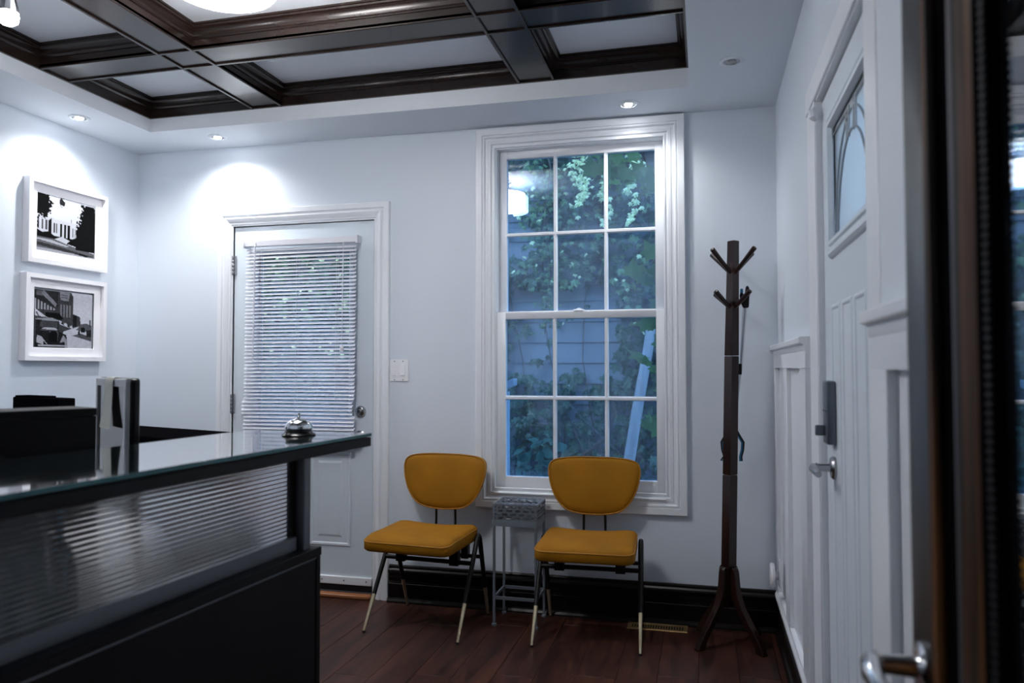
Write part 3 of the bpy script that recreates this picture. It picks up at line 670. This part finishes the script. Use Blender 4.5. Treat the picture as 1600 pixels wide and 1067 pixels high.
def make_chair(loc, rz, label):
    t = thing('upholstered_chair', loc, label, 'chair', rz, 'mustard chairs along the back wall')
    # seat
    ol = rrect(-.218, .218, -.285, .115, .045, 6); ol = [(x*(1-.05*(y+.285)/.4*.5), y) for x, y in ol]
    ol2 = []
    for i in range(len(ol)):
        p, q = ol[i], ol[(i+1) % len(ol)]; d = math.dist(p, q); k = max(1, int(d/.03))
        for j in range(k): ol2.append((p[0]+(q[0]-p[0])*j/k, p[1]+(q[1]-p[1])*j/k))
    def sd(x, y, z):
        w = (z-.385)/.075
        z2 = z+max(0, w)*(.008*(abs(x)/.218)**2*max(0, (y+.10)/.2)-.010*(1-(abs(x)/.218)**2)*max(0, (y+.05)/.17))
        return (x, y, z2-.012*max(0, (-y-.2)/.085)*max(0, w))
    prof = [(.03, .388), (.008, .390), (0, .400), (0, .436), (.003, .447), (.012, .457), (.03, .463), (.07, .467), (.12, .469), (.17, .470)]
    cushion(ol2, prof, sd).build('seat', 'velvet', t, sharp=60)
    MB().tube([sd(x*.992, y+.001, .4415) for x, y in ol2], .0035, 6, closed=True).build('seat_piping', 'velvet_piping', t)
    # back: half-round shape, in xz plane, gently curved
    cp = [(0, .790), (.09, .789), (.168, .782), (.210, .766), (.2235, .732), (.216, .672), (.192, .606), (.150, .552), (.095, .527), (0, .518), (-.095, .527), (-.150, .552), (-.192, .606), (-.216, .672), (-.2235, .732), (-.210, .766), (-.168, .782), (-.09, .789)]
    bo = catmull(cp, 5)
    def bd(x, y, z):      # z = thickness forward, y = height
        return (x, .170+.16*(y-.52)+.028-z-.055*(1-(x/.2235)**2)*.0+.30*0-(.5*(x**2)*.45), y)
    bd2 = lambda x, y, z: (x, .158+.17*(y-.52)-z-.42*x*x*.7+.0, y)
    prof = [(.05, -.022), (.012, -.020), (.002, -.012), (0, 0), (.002, .010), (.010, .017), (.026, .021), (.05, .0235), (.08, .025), (.115, .0258)]
    cushion(bo, prof, bd2).build('backrest', 'velvet', t, sharp=60)
    MB().tube([bd2(x*.993, .655+(y-.655)*.993, .013) for x, y in bo], .0036, 6, closed=True).build('back_piping', 'velvet_piping', t)
    # rods
    for s in (-1, 1):
        MB().tube([(s*.052, .192, .60), (s*.052, .186, .53), (s*.053, .187, .45), (s*.053, .180, .405), (s*.053, .150, .378), (s*.053, .05, .372), (s*.053, -.12, .370)], .0062, 8).build('back_rod', 'black_metal', t)
    # frame under the seat
    b = MB()
    b.tube([(-.230, -.026, .306), (.230, -.026, .306)], .0105, 10).tube([(-.226, .108, .306), (.226, .108, .306)], .0095, 10)
    for s in (-1, 1):
        b.tube([(s*.14, -.2, .378), (s*.14, .10, .378)], .0095, 8).box(s*.14-.022, s*.14+.022, -.045, -.008, .292, .385).box(s*.14-.018, s*.14+.018, .092, .122, .294, .385)
    b.build('seat_frame', 'black_metal', t)
    for s in (-1, 1):
        ax, ay, az = s*.229, .055, .415
        fr = Vector((s*.236, -.222, .0)); re = Vector((s*.222, .205, .0))
        top = Vector((ax, ay-.012, az))
        for foot, ap in ((fr, Vector((ax, ay-.014, az))), (re, Vector((ax, ay+.014, az)))):
            mid = foot.lerp(ap, .36)
            pts = [Vector((ax, ay, az+.008)), ap.lerp(foot, .02), mid.lerp(ap, .5), mid]
            lg = MB().tube(pts, [.0115, .0120, .0112, .0102], 12).build('leg', 'black_metal', t)
            MB().tube([mid, foot.lerp(mid, .03)], [.0099, .0065], 12).build('metal_tip', 'champagne', lg)
            MB().tube([foot.lerp(mid, .035), foot+Vector((0, 0, .0005))], [.0072, .0068], 10).build('foot_cap', 'black_matt', lg)
    return t
make_chair((-1.294, 3.478, 0), math.radians(-4.5), 'mustard velvet chair nearest the side door, left of the grey wire table')
make_chair((-.520, 3.515, 0), math.radians(2.0), 'mustard velvet chair in front of the window, right of the grey wire table')

# ------------------------------------------------------------------ perforated side table
st = thing('side_table', (-.880, 3.603, 0), 'small grey perforated metal side table between the two mustard chairs', 'table')
hw = .108; hd = .098
def perf(w, h, rows, n, fn, edge=.008):
    b = MB(); hole = (h-2*edge)/(rows+.62*(rows-1)); vs = []; fs = []; z = edge
    def q(u0, u1, v0, v1):
        o = len(vs); vs.extend([fn(u0, v0), fn(u1, v0), fn(u1, v1), fn(u0, v1)]); fs.append((o, o+1, o+2, o+3))
    q(0, w, 0, edge); q(0, w, h-edge, h)
    cell = (w-2*edge)/n
    for r in range(2*rows-1):
        v0 = z; v1 = z = v0+(hole*.62 if r % 2 else hole)
        if r % 2: q(0, w, v0, v1); continue
        off = 0 if (r//2) % 2 else cell/2; cuts = [0]
        k = -1
        while True:
            a = edge+off+k*cell; c = a+cell*.70; k += 1
            if a > w-edge-.004: break
            a = max(a, edge); c = min(c, w-edge)
            if c-a > .006: cuts += [a, c]
        cuts.append(w)
        for i in range(0, len(cuts), 2): q(cuts[i], cuts[i+1], v0, v1)
    return b.add(vs, fs)
ZT = .577; BH = .105
panels = {'top_panel': (2*hw, 2*hd, 8, 6, lambda u, v: (u-hw, v-hd, ZT)), 'front_panel': (2*hw, BH, 5, 5, lambda u, v: (u-hw, -hd, ZT-BH+v)), 'back_panel': (2*hw, BH, 5, 5, lambda u, v: (u-hw, hd, ZT-BH+v)),
          'side_panel': (2*hd, BH, 5, 5, lambda u, v: (-hw, u-hd, ZT-BH+v)), 'side_panel.001': (2*hd, BH, 5, 5, lambda u, v: (hw, u-hd, ZT-BH+v))}
for nm, (w, h, r, n, fn) in panels.items():
    o = (perf(w, h, r, n, fn) if nm == 'top_panel' else perf(w, h-.026, r-1, n, lambda u, v, fn=fn: fn(u, v+.026)).add([fn(0, 0), fn(w, 0), fn(w, .026), fn(0, .026)], [(0, 1, 2, 3)])).build(nm, 'grey_steel', st)
    md = o.modifiers.new('sheet', 'SOLIDIFY'); md.thickness = .0022; md.offset = 0
for sx in (-1, 1):
    for sy in (-1, 1):
        x, y = sx*(hw-.006), sy*(hd-.006)
        lg = MB().box(x-.0055, x+.0055, y-.0055, y+.0055, .012, ZT-.003).build('leg', 'grey_steel', st)
        MB().lathe([(.012, 0), (.013, .004), (.012, .011), (.006, .014)], 14, (x, y, 0)).build('foot', 'grey_steel', lg)
for bx in ((-hw, hw, -hd+.002, -hd+.010, .126, .140), (-hw, hw, hd-.010, hd-.002, .126, .140), (-hw+.002, -hw+.010, -hd, hd, .126, .140), (hw-.010, hw-.002, -hd, hd, .126, .140)):
    MB().box(*bx).build('stretcher', 'grey_steel', st)

# ------------------------------------------------------------------ coat rack
RX, RY = .098, 3.560
cr = thing('coat_rack', (RX, RY, 0), 'dark wooden coat rack with pegs standing between the window and the corner', 'coat rack')
sh = lambda z: (z-.33)*.0235
dg = math.radians(45)
def sq(mb, z0, z1, s0, s1, ch=.003):
    vs = []
    for z, s in ((z0, s0-ch), (z0+ch, s0), (z1-ch, s1), (z1, s1-ch)):
        for k in range(4):
            a = dg+PI/4+k*PI/2; r = s/2*math.sqrt(2); vs.append((r*math.cos(a)+sh(z), r*math.sin(a), z))
    fs = [(3, 2, 1, 0), (12, 13, 14, 15)]+[(i*4+j, i*4+(j+1) % 4, (i+1)*4+(j+1) % 4, (i+1)*4+j) for i in range(3) for j in range(4)]
    return mb.add(vs, fs)
sq(MB(), .16, .744, .047, .0455).build('lower_post', 'rack_wood', cr); sq(MB(), .746, 1.279, .0455, .0445).build('middle_post', 'rack_wood', cr); sq(MB(), 1.281, 1.802, .0445, .036).build('upper_post', 'rack_wood', cr)
lp = [(.020, .328), (.030, .338), (.040, .335), (.047, .318), (.052, .27), (.058, .225), (.078, .175), (.118, .120), (.158, .072), (.182, .034), (.196, 0), (.155, 0), (.146, .030), (.122, .066), (.086, .110), (.050, .155), (.030, .195), (.020, .205)]
for k in range(4):
    a = dg+k*PI/2+math.radians(0)
    ca, sa = math.cos(a), math.sin(a)
    sc = 1.04 if sa < 0 else .98
    MB().prism([(r*sc, z) for r, z in lp], lambda r, z, t: (r*ca-t*sa, r*sa+t*ca, z), -.0155, .0155).build('leg', 'rack_wood', cr, bev=.003)
for z0, rise, reach in ((1.655, .100, .128), (1.497, .070, .104)):
    for k in range(4):
        a = dg+k*PI/2; ca, sa = math.cos(a), math.sin(a); x0 = sh(z0)
        p0 = Vector((x0+.012*ca, .012*sa, z0)); p1 = Vector((x0+reach*ca, reach*sa, z0+rise)); dr_ = (p1-p0).normalized()
        MB().tube([p0, p0.lerp(p1, .5), p1-dr_*.004, p1, p1+dr_*.002], [.0090, .0094, .0112, .0105, .006], 14).build('peg', 'rack_wood', cr)

# reacher tool hanging on the rack
gx0, gy = .176, 3.622
gt = thing('reacher_tool', (gx0, gy, .80), 'reacher grabber with blue lined jaws hanging behind the coat rack', 'grabber tool')
b = MB().tube([(.188, gy, 1.52), (.163, gy, 1.22), (.128, gy, .955)], .0062, 10).tube([(.178, gy-.004, 1.53), (.156, gy-.006, 1.22)], .0016, 6)
b.build('shaft', 'steel_tube', gt, world=True)
h = MB().prism([(.176, 1.500), (.200, 1.502), (.204, 1.56), (.203, 1.592), (.196, 1.604), (.188, 1.598), (.182, 1.56), (.168, 1.575), (.160, 1.56), (.166, 1.525)], lambda u, v, p: (u, gy+p, v), -.010, .010).build('grip', 'black_matt', gt, bev=.003, world=True)
MB().box(.163, .176, gy-.008, gy+.008, 1.548, 1.590).build('trigger', 'blue_rubber', h, bev=.003, world=True)
MB().box(.146, .166, gy-.011, gy+.009, 1.195, 1.245).build('clip', 'black_matt', gt, bev=.002, world=True)
for s in (-1, 1):
    c0 = .122
    path = [(c0+s*.010, gy, .955), (c0+s*.030, gy, .915), (c0+s*.048, gy, .885), (c0+s*.046, gy, .85), (c0+s*.038, gy, .82), (c0+s*(.052 if s < 0 else .040), gy, .800)]
    j = MB().tube(path, [.006, .0065, .006, .005, .005, .004], 8).build('jaw', 'black_matt', gt, world=True)
    MB().tube([(p[0]-s*.006, p[1]-.002, p[2]) for p in path[1:]], [.004, .0045, .0045, .0045, .0055], 8).build('jaw_pad', 'blue_rubber', j, world=False).location = (-gt.location.x, -gt.location.y, -gt.location.z)

# floor register
fv = thing('floor_register', (-.226, 3.672, 0), 'brass coloured floor register with slots beside the right mustard chair', 'floor vent')
MB().ring(lambda u, v, p: (u, v, p), -.140, .140, -.048, .048, [(0, 0), (0, .003), (.004, .005), (.020, .005), (.021, .001)]).build('rim', 'brass', fv, sharp=25)
MB().box(-.12, .12, -.028, .028, .0002, .0008).build('duct', 'black_matt', fv)
f0_ = None
for i in range(19):
    if f0_ is None: f0_ = MB().box(-.0028, .0028, -.029, .029, .0008, .0048).build('louvre', 'brass', fv); q = f0_
    else: q = f0_.copy(); C.objects.link(q)
    q.location = (-.110+i*.0122, 0, 0)

# ------------------------------------------------------------------ reception desk
DA = math.radians(-4.07); DL = (-1.0, 1.858, 0)
dk = thing('reception_desk', DL, 'black reception desk with a raised glass topped counter', 'reception desk', DA)
LEN = 1.50
MB().box(-.36, 0, -LEN, 0, .727, .750).build('ledge', 'black_laminate', dk, bev=.0015)
MB().box(-.016, -.003, -LEN, -.002, .7215, .7255).build('alu_strip', 'grey_alu', dk)  # grey aluminium strip below the ledge
MB().box(-.025, -.004, -LEN, -.022, .0, .7205).build('front_panel', 'black_laminate', dk, bev=.001)
MB().box(-.36, -.002, -.020, -.002, 0, .7265).build('end_panel', 'black_laminate', dk, bev=.001)
MB().box(-1.05, -.36, -LEN, -.02, .700, .727).build('worktop', 'black_laminate', dk, bev=.002)
MB().box(-1.05, -.45, -.05, -.025, 0, .70).box(-1.05, -.45, -LEN, -LEN+.025, 0, .70).build('leg_panel', 'black_laminate', dk)
MB().box(-.270, .107, -LEN, .073, 1.014, 1.038).build('counter_slab', 'black_matt', dk, bev=.0015)
gt_ = MB().box(-.272, .108, -LEN, .071, 1.041, 1.050).build('glass_top', 'counter_glass', dk, bev=.001)
MB().box(.1075, .1090, -LEN, .0715, 1.0415, 1.0492).box(-.272, .1085, .0705, .072, 1.0415, 1.0492).build('glass_edge', 'glass_edge', gt_)
for yy_ in (-.04, -1.0, -LEN+.03):
    MB().prism(rrect(-.050, -.018, yy_-.016, yy_+.016, .006, 3), lambda u, v, p: (u, v, p), .750, 1.015).build('counter_post', 'grey_alu', dk)
MB().box(-.062, -.050, -.075, -.024, .75, 1.015).build('edge_strip', 'black_matt', dk)
MB().box(-.062, -.036, -LEN, -.062, .750, .786).build('panel_channel', 'grey_alu', dk, bev=.001)
# ribbed translucent panel: fluted front, flat back
b = MB(); vs = []; fs = []; n = 176; zz0, zz1 = .780, 1.015
for i in range(n+1):
    z = zz0+(zz1-zz0)*i/n; x = -.0500+.0011*math.cos(2*PI*(z-zz0)/.0107)
    vs += [(x, -LEN, z), (x, -.064, z), (-.056, -.064, z), (-.056, -LEN, z)]
for i in range(n):
    o = i*4; fs += [(o, o+1, o+5, o+4), (o+1, o+2, o+6, o+5), (o+2, o+3, o+7, o+6), (o+3, o, o+4, o+7)]
fs += [(3, 2, 1, 0), (n*4, n*4+1, n*4+2, n*4+3)]
b.add(vs, fs).build('ribbed_panel', 'ribbed_polycarbonate', dk, sharp=70)
def onDesk(lx, ly, z=0):
    return (DL[0]+lx*math.cos(DA)-ly*math.sin(DA), DL[1]+lx*math.sin(DA)+ly*math.cos(DA), z)

# bell
bp = (-1.041, 1.805)
sb = thing('service_bell', (*bp, 1.0502), 'chrome service bell with a black base on the glass counter', 'bell')
MB().lathe([(.043, 0), (.044, .003), (.038, .007), (.034, .012), (.033, .018)], 40).build('base', 'black_gloss', sb)
dm = [(.0355, .017), (.0365, .018)]+[(.0365*math.cos(t), .0185+.0265*math.sin(t)) for t in np.linspace(.05, PI/2-.12, 12)]
MB().lathe(dm, 40).build('dome', 'chrome', sb, sharp=50)
MB().lathe([(.0045, .044), (.0048, .049), (.003, .0505), (.003, .056), (.0038, .058), (.0036, .0595), (.001, .0605)], 16).build('plunger', 'chrome', sb)

# monitor with a paper note
PW = Vector((-1.497, 1.713)); n_ = Vector((-.581, -.813)); e_ = Vector((.813, -.581))
ang = math.atan2(e_.y, e_.x)
mc = PW-e_*.18
mo = thing('computer_monitor', (mc.x, mc.y, .727), 'silver edged monitor turned aside behind the counter with a paper note on top', 'monitor', ang)
MB().prism(rrect(-.18, .18, .075, .474, .014, 4), lambda u, v, p: (u, p, v), .004, .030).build('back_shell', 'black_gloss', mo, bev=.004, seg=2)
MB().ring(lambda u, v, p: (u, -p, v), -.178, .178, .077, .472, [(0, -.006), (0, .003), (.003, .006), (.022, .006), (.0225, .001), (.0225, -.006)]).build('bezel', 'bezel', mo)
MB().box(-.157, .157, -.001, .003, .098, .450).build('screen', 'screen', mo)
MB().tube([(0, .05, .02), (0, .045, .15)], [.022, .018], 12).lathe([(.10, 0), (.10, .008), (.03, .018)], 28, (0, .03, 0)).build('stand', 'black_gloss', mo)
nt_ = thing('paper_note', (mc.x, mc.y, .727), 'pale paper note stuck over the top edge of the monitor', 'note', ang)
vs = []; L = 12
for i in range(L+1):
    t = i/L; z = .476-.145*t; y = -.0085-.010*t**2; w = .046+.014*t*t
    if i == 0: y = -.004; z = .4745
    vs += [(.002-w, y, z), (.002+w, y, z)]
fs = [(2*i, 2*i+1, 2*i+3, 2*i+2) for i in range(L)]
o = MB().add(vs+[(-.044, .012, .4746), (.048, .012, .4746)], fs+[(2*L+3, 2*L+2, 0, 1)]).build('note_sheet', 'paper', nt_); md = o.modifiers.new('sheet', 'SOLIDIFY'); md.thickness = .0006; md.offset = 1

# wood grained organiser on the worktop (angled)
fw = Vector((.423, .906)); 
def angled(name, end, L, th, z0, z1, label, cat, mat_, nm, base=0):
    a = math.atan2(-fw.x, fw.y)
    return thing(name, (end[0], end[1], z0), label, cat, a)
og = angled('desk_organiser', (-1.41, 1.512), .72, .13, .7272, 1.133, 'long black wood grained organiser behind the glass counter', 'desk organiser', None, None)
MB().box(-.018, 0, -.72, 0, 0, .387).build('front_board', 'black_laminate', og, bev=.001)
MB().box(-.14, .001, -.722, .001, .388, .406).build('top_board', 'black_laminate', og, bev=.001)
MB().box(-.14, -.018, -.018, 0, 0, .387).box(-.14, -.018, -.72, -.702, 0, .387).box(-.14, -.018, -.37, -.352, 0, .387).build('divider', 'black_laminate', og)

# credenza against the rear left and a low black box on it
ca_ = math.atan2(-.31, .95)
cz = thing('credenza', (-2.10, 2.45, 0), 'black low credenza behind the monitor', 'cabinet', ca_)
MB().box(-1.02, .335, 0, .30, .945, .970).build('top_board', 'dull_black', cz, bev=.002)
MB().box(-1.0, .32, .02, .29, 0, .945).build('body', 'black_laminate', cz)
for i in range(3):
    x0 = -1.0+.44*i; x1 = x0+.44; xm = (x0+x1)/2+.12
    dd = MB().box(x0+.003, x1-.003, .002, .02, .07, .925).build('door', 'black_laminate', cz, bev=.002)
    MB().tube([(xm, -.012, .55), (xm, -.012, .67)], .005, 8).tube([(xm, -.012, .56), (xm, .003, .56)], .004, 8).tube([(xm, -.012, .66), (xm, .003, .66)], .004, 8).build('handle', 'grey_alu', dd)
bx_, by_ = -.80, .05
bxo = thing('black_box_unit', (-2.10+bx_*math.cos(ca_)-by_*math.sin(ca_), 2.45+bx_*math.sin(ca_)+by_*math.cos(ca_), .970), 'low flat topped black equipment box on the credenza', 'equipment box', ca_)
MB().box(-.20, .20, -.035, .035, .0, .128).build('body', 'dull_black', bxo, bev=.004)
MB().box(-.19, .05, -.03, .03, .128, .135).build('lid', 'dull_black', bxo, bev=.002)
MB().box(-.18, -.10, -.0395, -.035, .03, .07).build('slot', 'black_gloss', bxo)

# things on the ledge behind the ribbed panel
ps = thing('paper_stack', onDesk(-.26, -.42, .7505), 'stack of white paper lying behind the ribbed panel', 'paper stack', DA+.2)
for i in range(3): MB().box(-.07-.003*i, .07, -.105, .105+.004*i, .004*i, .004*i+.0036).build('paper_sheaf', 'sheet', ps)
cbl = thing('cable_coil', onDesk(-.16, -.80, .7505), 'looped black cable behind the ribbed panel', 'cable')
b = MB()
for k in range(3): b.tube([(.01*k+.012*math.sin(3*t), .05*math.cos(t), .062+.052*math.sin(t)+.002*k) for t in np.linspace(0, 2*PI, 26)], .0045, 8)
b.build('loop', 'black_gloss', cbl)
cup = thing('pen_cup', onDesk(-.17, -.66, .7505), 'dark pen cup behind the ribbed panel', 'pen cup')
MB().lathe([(.034, 0), (.036, .09), (.034, .09), (.032, .006)], 24).build('cup', 'black_gloss', cup)
for i in range(4): MB().tube([(.012*math.cos(i*1.7), .012*math.sin(i*1.7), .008), (.026*math.cos(i*1.7), .026*math.sin(i*1.7), .150+.012*i)], .0038, 8).build('pen', ['black_gloss', 'blue_rubber', 'nickel', 'black_matt'][i], cup)

# ------------------------------------------------------------------ outside
smesh('ground', MB().box(-9, 6, D+.17, 10, -.4, -.25), 'soil', 'bare ground of the yard outside the window', 'ground')
YW = 6.9
nh = thing('neighbour_house', (-1, YW, -.25), 'blue grey clapboard house wall across the yard', 'house')
MB().box(-6.5, .6, YW+.03, YW+.3, -.25, 5.0).build('wall_core', 'siding', nh, world=True)
sb0 = None
for i in range(27):
    if sb0 is None: sb0 = MB().hexa([(-5.5, -.022, 0), (1.6, -.022, 0), (1.6, .03, 0), (-5.5, .03, 0), (-5.5, -.006, .2), (1.6, -.006, .2), (1.6, .03, .2), (-5.5, .03, .2)]).build('siding_board', 'siding', nh); q = sb0
    else: q = sb0.copy(); C.objects.link(q)
    q.location = (0, 0, .19*i)
LEAF = [(0, -.5), (.16, -.36), (.46, -.34), (.34, -.10), (.52, .16), (.22, .16), (0, .56), (-.22, .16), (-.52, .16), (-.34, -.10), (-.46, -.34), (-.16, -.36)]
def leaves(n, posfn, smin, smax, droop=.5, seed=1):
    r = np.random.default_rng(seed); b = MB(); vs = []; fs = []
    k = len(LEAF)
    for i in range(n):
        p = posfn(r)
        if p is None: continue
        s = r.uniform(smin, smax); az = r.normal(0, .6); ti = r.uniform(.1, .9)+droop*.3; ro = PI+r.normal(0, .5)
        Mx = Matrix.Rotation(az, 3, 'Z') @ Matrix.Rotation(PI/2-ti*.8, 3, 'X') @ Matrix.Rotation(ro, 3, 'Z')
        o = len(vs)
        for (u, v) in LEAF:
            q = Mx @ Vector((u*s, v*s, -.25*abs(u)*s-.12*v*v*s)); vs.append((p[0]+q.x, p[1]+q.y, p[2]+q.z))
        vs.append((p[0], p[1]-.01, p[2]))
        for j in range(k): fs.append((o+j, o+(j+1) % k, o+k))
    return b.add(vs, fs)
def leafobj(name, mb, m, parent):      # quick path for big leaf clouds
    me = bpy.data.meshes.new(name); off = parent.location if parent is not None else Vector((0, 0, 0))
    v = np.array(mb.v)-np.array(off); me.from_pydata(v.tolist(), [], mb.f); me.materials.append(MATS[m])
    o = bpy.data.objects.new(name, me); C.objects.link(o); o.parent = parent; return o
iv = thing('ivy_cover', (-1.1, YW-.05, -.25), 'dense dark ivy covering the neighbouring wall', 'ivy')
def pw1(r):
    x = r.uniform(-4.6, .6); z = r.uniform(-.2, 4.2)
    if -1.75 < x < -.75 and 1.15 < z < 1.95 and r.random() < .93: return None
    if -2.2 < x < -1.55 and 2.25 < z < 3.05 and r.random() < .85: return None
    return (x, YW-.06-r.random()**2*.35, z)
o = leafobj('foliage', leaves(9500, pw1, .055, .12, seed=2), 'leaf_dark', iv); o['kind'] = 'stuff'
o = leafobj('painted_glint_leaves', leaves(900, lambda r: (lambda p: None if p is None or p[2] < 1.3 else (p[0], p[1]-.2, p[2]))(pw1(r)), .03, .07, seed=9), 'leaf_painted_light', iv); o['kind'] = 'stuff'  # bright leaf highlights painted as small scattered pale leaves
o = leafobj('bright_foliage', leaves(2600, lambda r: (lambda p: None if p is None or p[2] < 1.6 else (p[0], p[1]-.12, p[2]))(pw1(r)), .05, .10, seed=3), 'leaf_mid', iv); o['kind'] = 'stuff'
b = MB()
for k in range(14):
    x0 = -4+.38*k; b.tube([(x0+.12*math.sin(k+j*.9), YW-.05, -.2+.5*j) for j in range(9)], .005, 5)
b.build('stems', 'twig', iv, world=True)
def strand(name, x, y, z0, z1, wid, n, m, label, seed):
    t = thing(name, (x, y, z0), label, 'vine', group='vine strands hanging from the ivy')
    b = MB()
    pts = [(x, YW-.03, z1+.30), (x, (y+YW)/2, z1+.22), (x, y+.05, z1+.08)]+[(x+.03*math.sin(k*1.3+seed), y, z1-(z1-z0)*k/8) for k in range(9)]
    b.tube(pts, .005, 5).build('stem', 'twig', t, world=True)
    def pf(r):
        q = r.random(); return (x+r.normal(0, wid*(.4+.6*q))+.03*math.sin((1-q)*8*1.3), y-.03-r.random()*.05, z0+q*(z1-z0))
    o = leafobj('foliage', leaves(n, pf, .03, .055, seed=seed), m, t); o['kind'] = 'stuff'
strand('hanging_vine', -.93, 5.9, 2.50, 3.05, .055, 170, 'leaf_painted_light', 'pale green vine strand with sunlight painted into its leaf colour hanging behind the top middle panes', 11)  # sunlight on the first three strands is put into their pale colour
strand('hanging_vine', -.74, 6.0, 2.35, 2.85, .030, 60, 'leaf_painted_light', 'thin vine strand painted sunlit pale right of the longer hanging vine', 12)
strand('hanging_vine', -.50, 5.6, 2.28, 2.80, .035, 70, 'leaf_painted_light', 'vine strand hanging behind the top right pane', 13)
strand('hanging_vine', -1.25, 6.1, 1.5, 2.9, .12, 160, 'leaf_mid', 'loose green vine between the left and middle panes', 14)
# large leaved climber close outside the right jamb: every leaf a part
cl = thing('climbing_vine', (-.10, D+.55, -.25), 'large leaved green vine close outside the right edge of the window', 'vine')
MB().tube([(-.16+.03*math.sin(k), D+.56, -.25+.35*k) for k in range(9)], .010, 6).build('stem', 'twig', cl, world=True)
def leafpart(name, p, s, m, parent, rot):
    k = len(LEAF); vs = [(u*s, v*s, -.22*abs(u)*s-.15*v*v*s) for u, v in LEAF]+[(0, 0, .02*s)]
    me = bpy.data.meshes.new(name); me.from_pydata(vs, [], [(j, (j+1) % k, k) for j in range(k)]); me.materials.append(MATS[m])
    o = bpy.data.objects.new(name, me); C.objects.link(o); o.parent = parent; o.location = Vector(p)-parent.location; o.rotation_euler = rot
    return o
lp0 = leafpart('leaf', (-.2, D+.5, 2.2), .10, 'leaf_near', cl, (1.1, 0, PI)); 
r = np.random.default_rng(5)
for i in range(95):
    z = r.uniform(.9, 2.62); edge = -.21+(.0 if z < 1.9 else -.10*(z-1.9))
    top = z > 2.25
    x = (r.uniform(-.62, -.1) if top else edge+r.normal(0, .06)); y = D+.50+r.uniform(-.08, .12)
    q = lp0.copy(); C.objects.link(q); s = r.uniform(.7, 1.5); q.scale = (s, s, s)
    q.location = Vector((x, y, z))-cl.location; q.rotation_euler = (1.0+r.normal(0, .35), r.normal(0, .3), PI+r.normal(0, .6))
# leaning weathered pole
lg_ = thing('leaning_pole', (-.63, 5.55, -.25), 'weathered white pole leaning among the ivy behind the lower right panes', 'pole')
MB().tube([(-.66, 5.45, -.25), (-.56, 5.55, .40), (-.475, 5.62, .95), (-.405, 5.68, 1.35), (-.37, 5.72, 1.62)], [.046, .043, .040, .038, .036], 14).build('trunk', 'weathered_white', lg_, world=True)
# painted rail post
rp = thing('railing_post', (-1.20, 4.70, -.25), 'pale painted railing post with a slanted cap behind the lower left panes', 'post')
MB().box(-1.262, -1.212, 4.66, 4.71, -.25, 1.075).build('post', 'post_white', rp, bev=.003, world=True)
MB().hexa([(-1.36, 4.64, 1.03), (-1.17, 4.64, 1.115), (-1.17, 4.74, 1.115), (-1.36, 4.74, 1.03), (-1.36, 4.64, 1.075), (-1.17, 4.64, 1.16), (-1.17, 4.74, 1.16), (-1.36, 4.74, 1.075)]).build('handrail', 'post_white', rp, bev=.003, world=True)
# shrub with single leaves
shb = thing('leafy_shrub', (-1.02, 4.55, -.25), 'broad leaved shrub outside the lowest left panes', 'shrub')
b = MB()
for k in range(6): b.tube([(-1.0, 4.55, -.25), (-1.02+.06*math.cos(k*1.05), 4.55+.06*math.sin(k*1.05), .3), (-1.0+.15*math.cos(k*1.05), 4.55+.1*math.sin(k*1.05), .72-.03*k)], .006, 6)
b.build('stems', 'twig', shb, world=True)
LEAF2 = [(0, -.5), (.20, -.34), (.30, -.05), (.22, .25), (0, .6), (-.22, .25), (-.30, -.05), (-.20, -.34)]
def shleaf():
    k = len(LEAF2); s = .13; vs = [(u*s, v*s, -.25*abs(u)*s-.25*v*v*s) for u, v in LEAF2]+[(0, 0, .015)]
    me = bpy.data.meshes.new('leaf'); me.from_pydata(vs, [], [(j, (j+1) % k, k) for j in range(k)]); me.materials.append(MATS['leaf_shrub']); return me
sm = shleaf()
for i in range(34):
    o = bpy.data.objects.new('leaf', sm); C.objects.link(o); o.parent = shb; a = r.uniform(0, 2*PI); h_ = r.uniform(.40, .80); rad = r.uniform(.03, .20)
    o.location = Vector((-1.02+rad*math.cos(a), 4.52+rad*.6*math.sin(a), h_))-shb.location; o.rotation_euler = (r.uniform(.2, 1.0), r.normal(0, .3), PI+math.sin(a)*.9*(1 if math.cos(a) < 0 else -1)); sc = r.uniform(.7, 1.25); o.scale = (sc, sc, sc)
# bare branches and a thin wire
br = thing('bare_branch', (-.9, 5.3, -.25), 'bare curved branch behind the lower middle pane', 'branch')
MB().tube([(-.9, 5.3, -.25), (-.95, 5.3, .35), (-.82, 5.28, .62), (-.66, 5.25, .74), (-.60, 5.25, .92), (-.62, 5.25, 1.0)], [.022, .02, .018, .015, .012, .008], 8).tube([(-.95, 5.3, .40), (-1.05, 5.3, .62), (-1.0, 5.3, .8)], [.014, .011, .007], 7).tube([(-.82, 5.28, .62), (-.9, 5.28, .8)], [.01, .006], 6).build('limb', 'twig', br, world=True)
wr = thing('slack_wire', (-.9, 5.8, .8), 'thin wire running slantwise behind the lower panes', 'wire')
MB().tube([(-1.587, 6.875, 1.384), (-1.38, 6.3, 1.21), (-.90, 5.8, .82), (-.572, 5.51, .585)], .0010, 5).build('strand', 'grey_steel', wr, world=True)
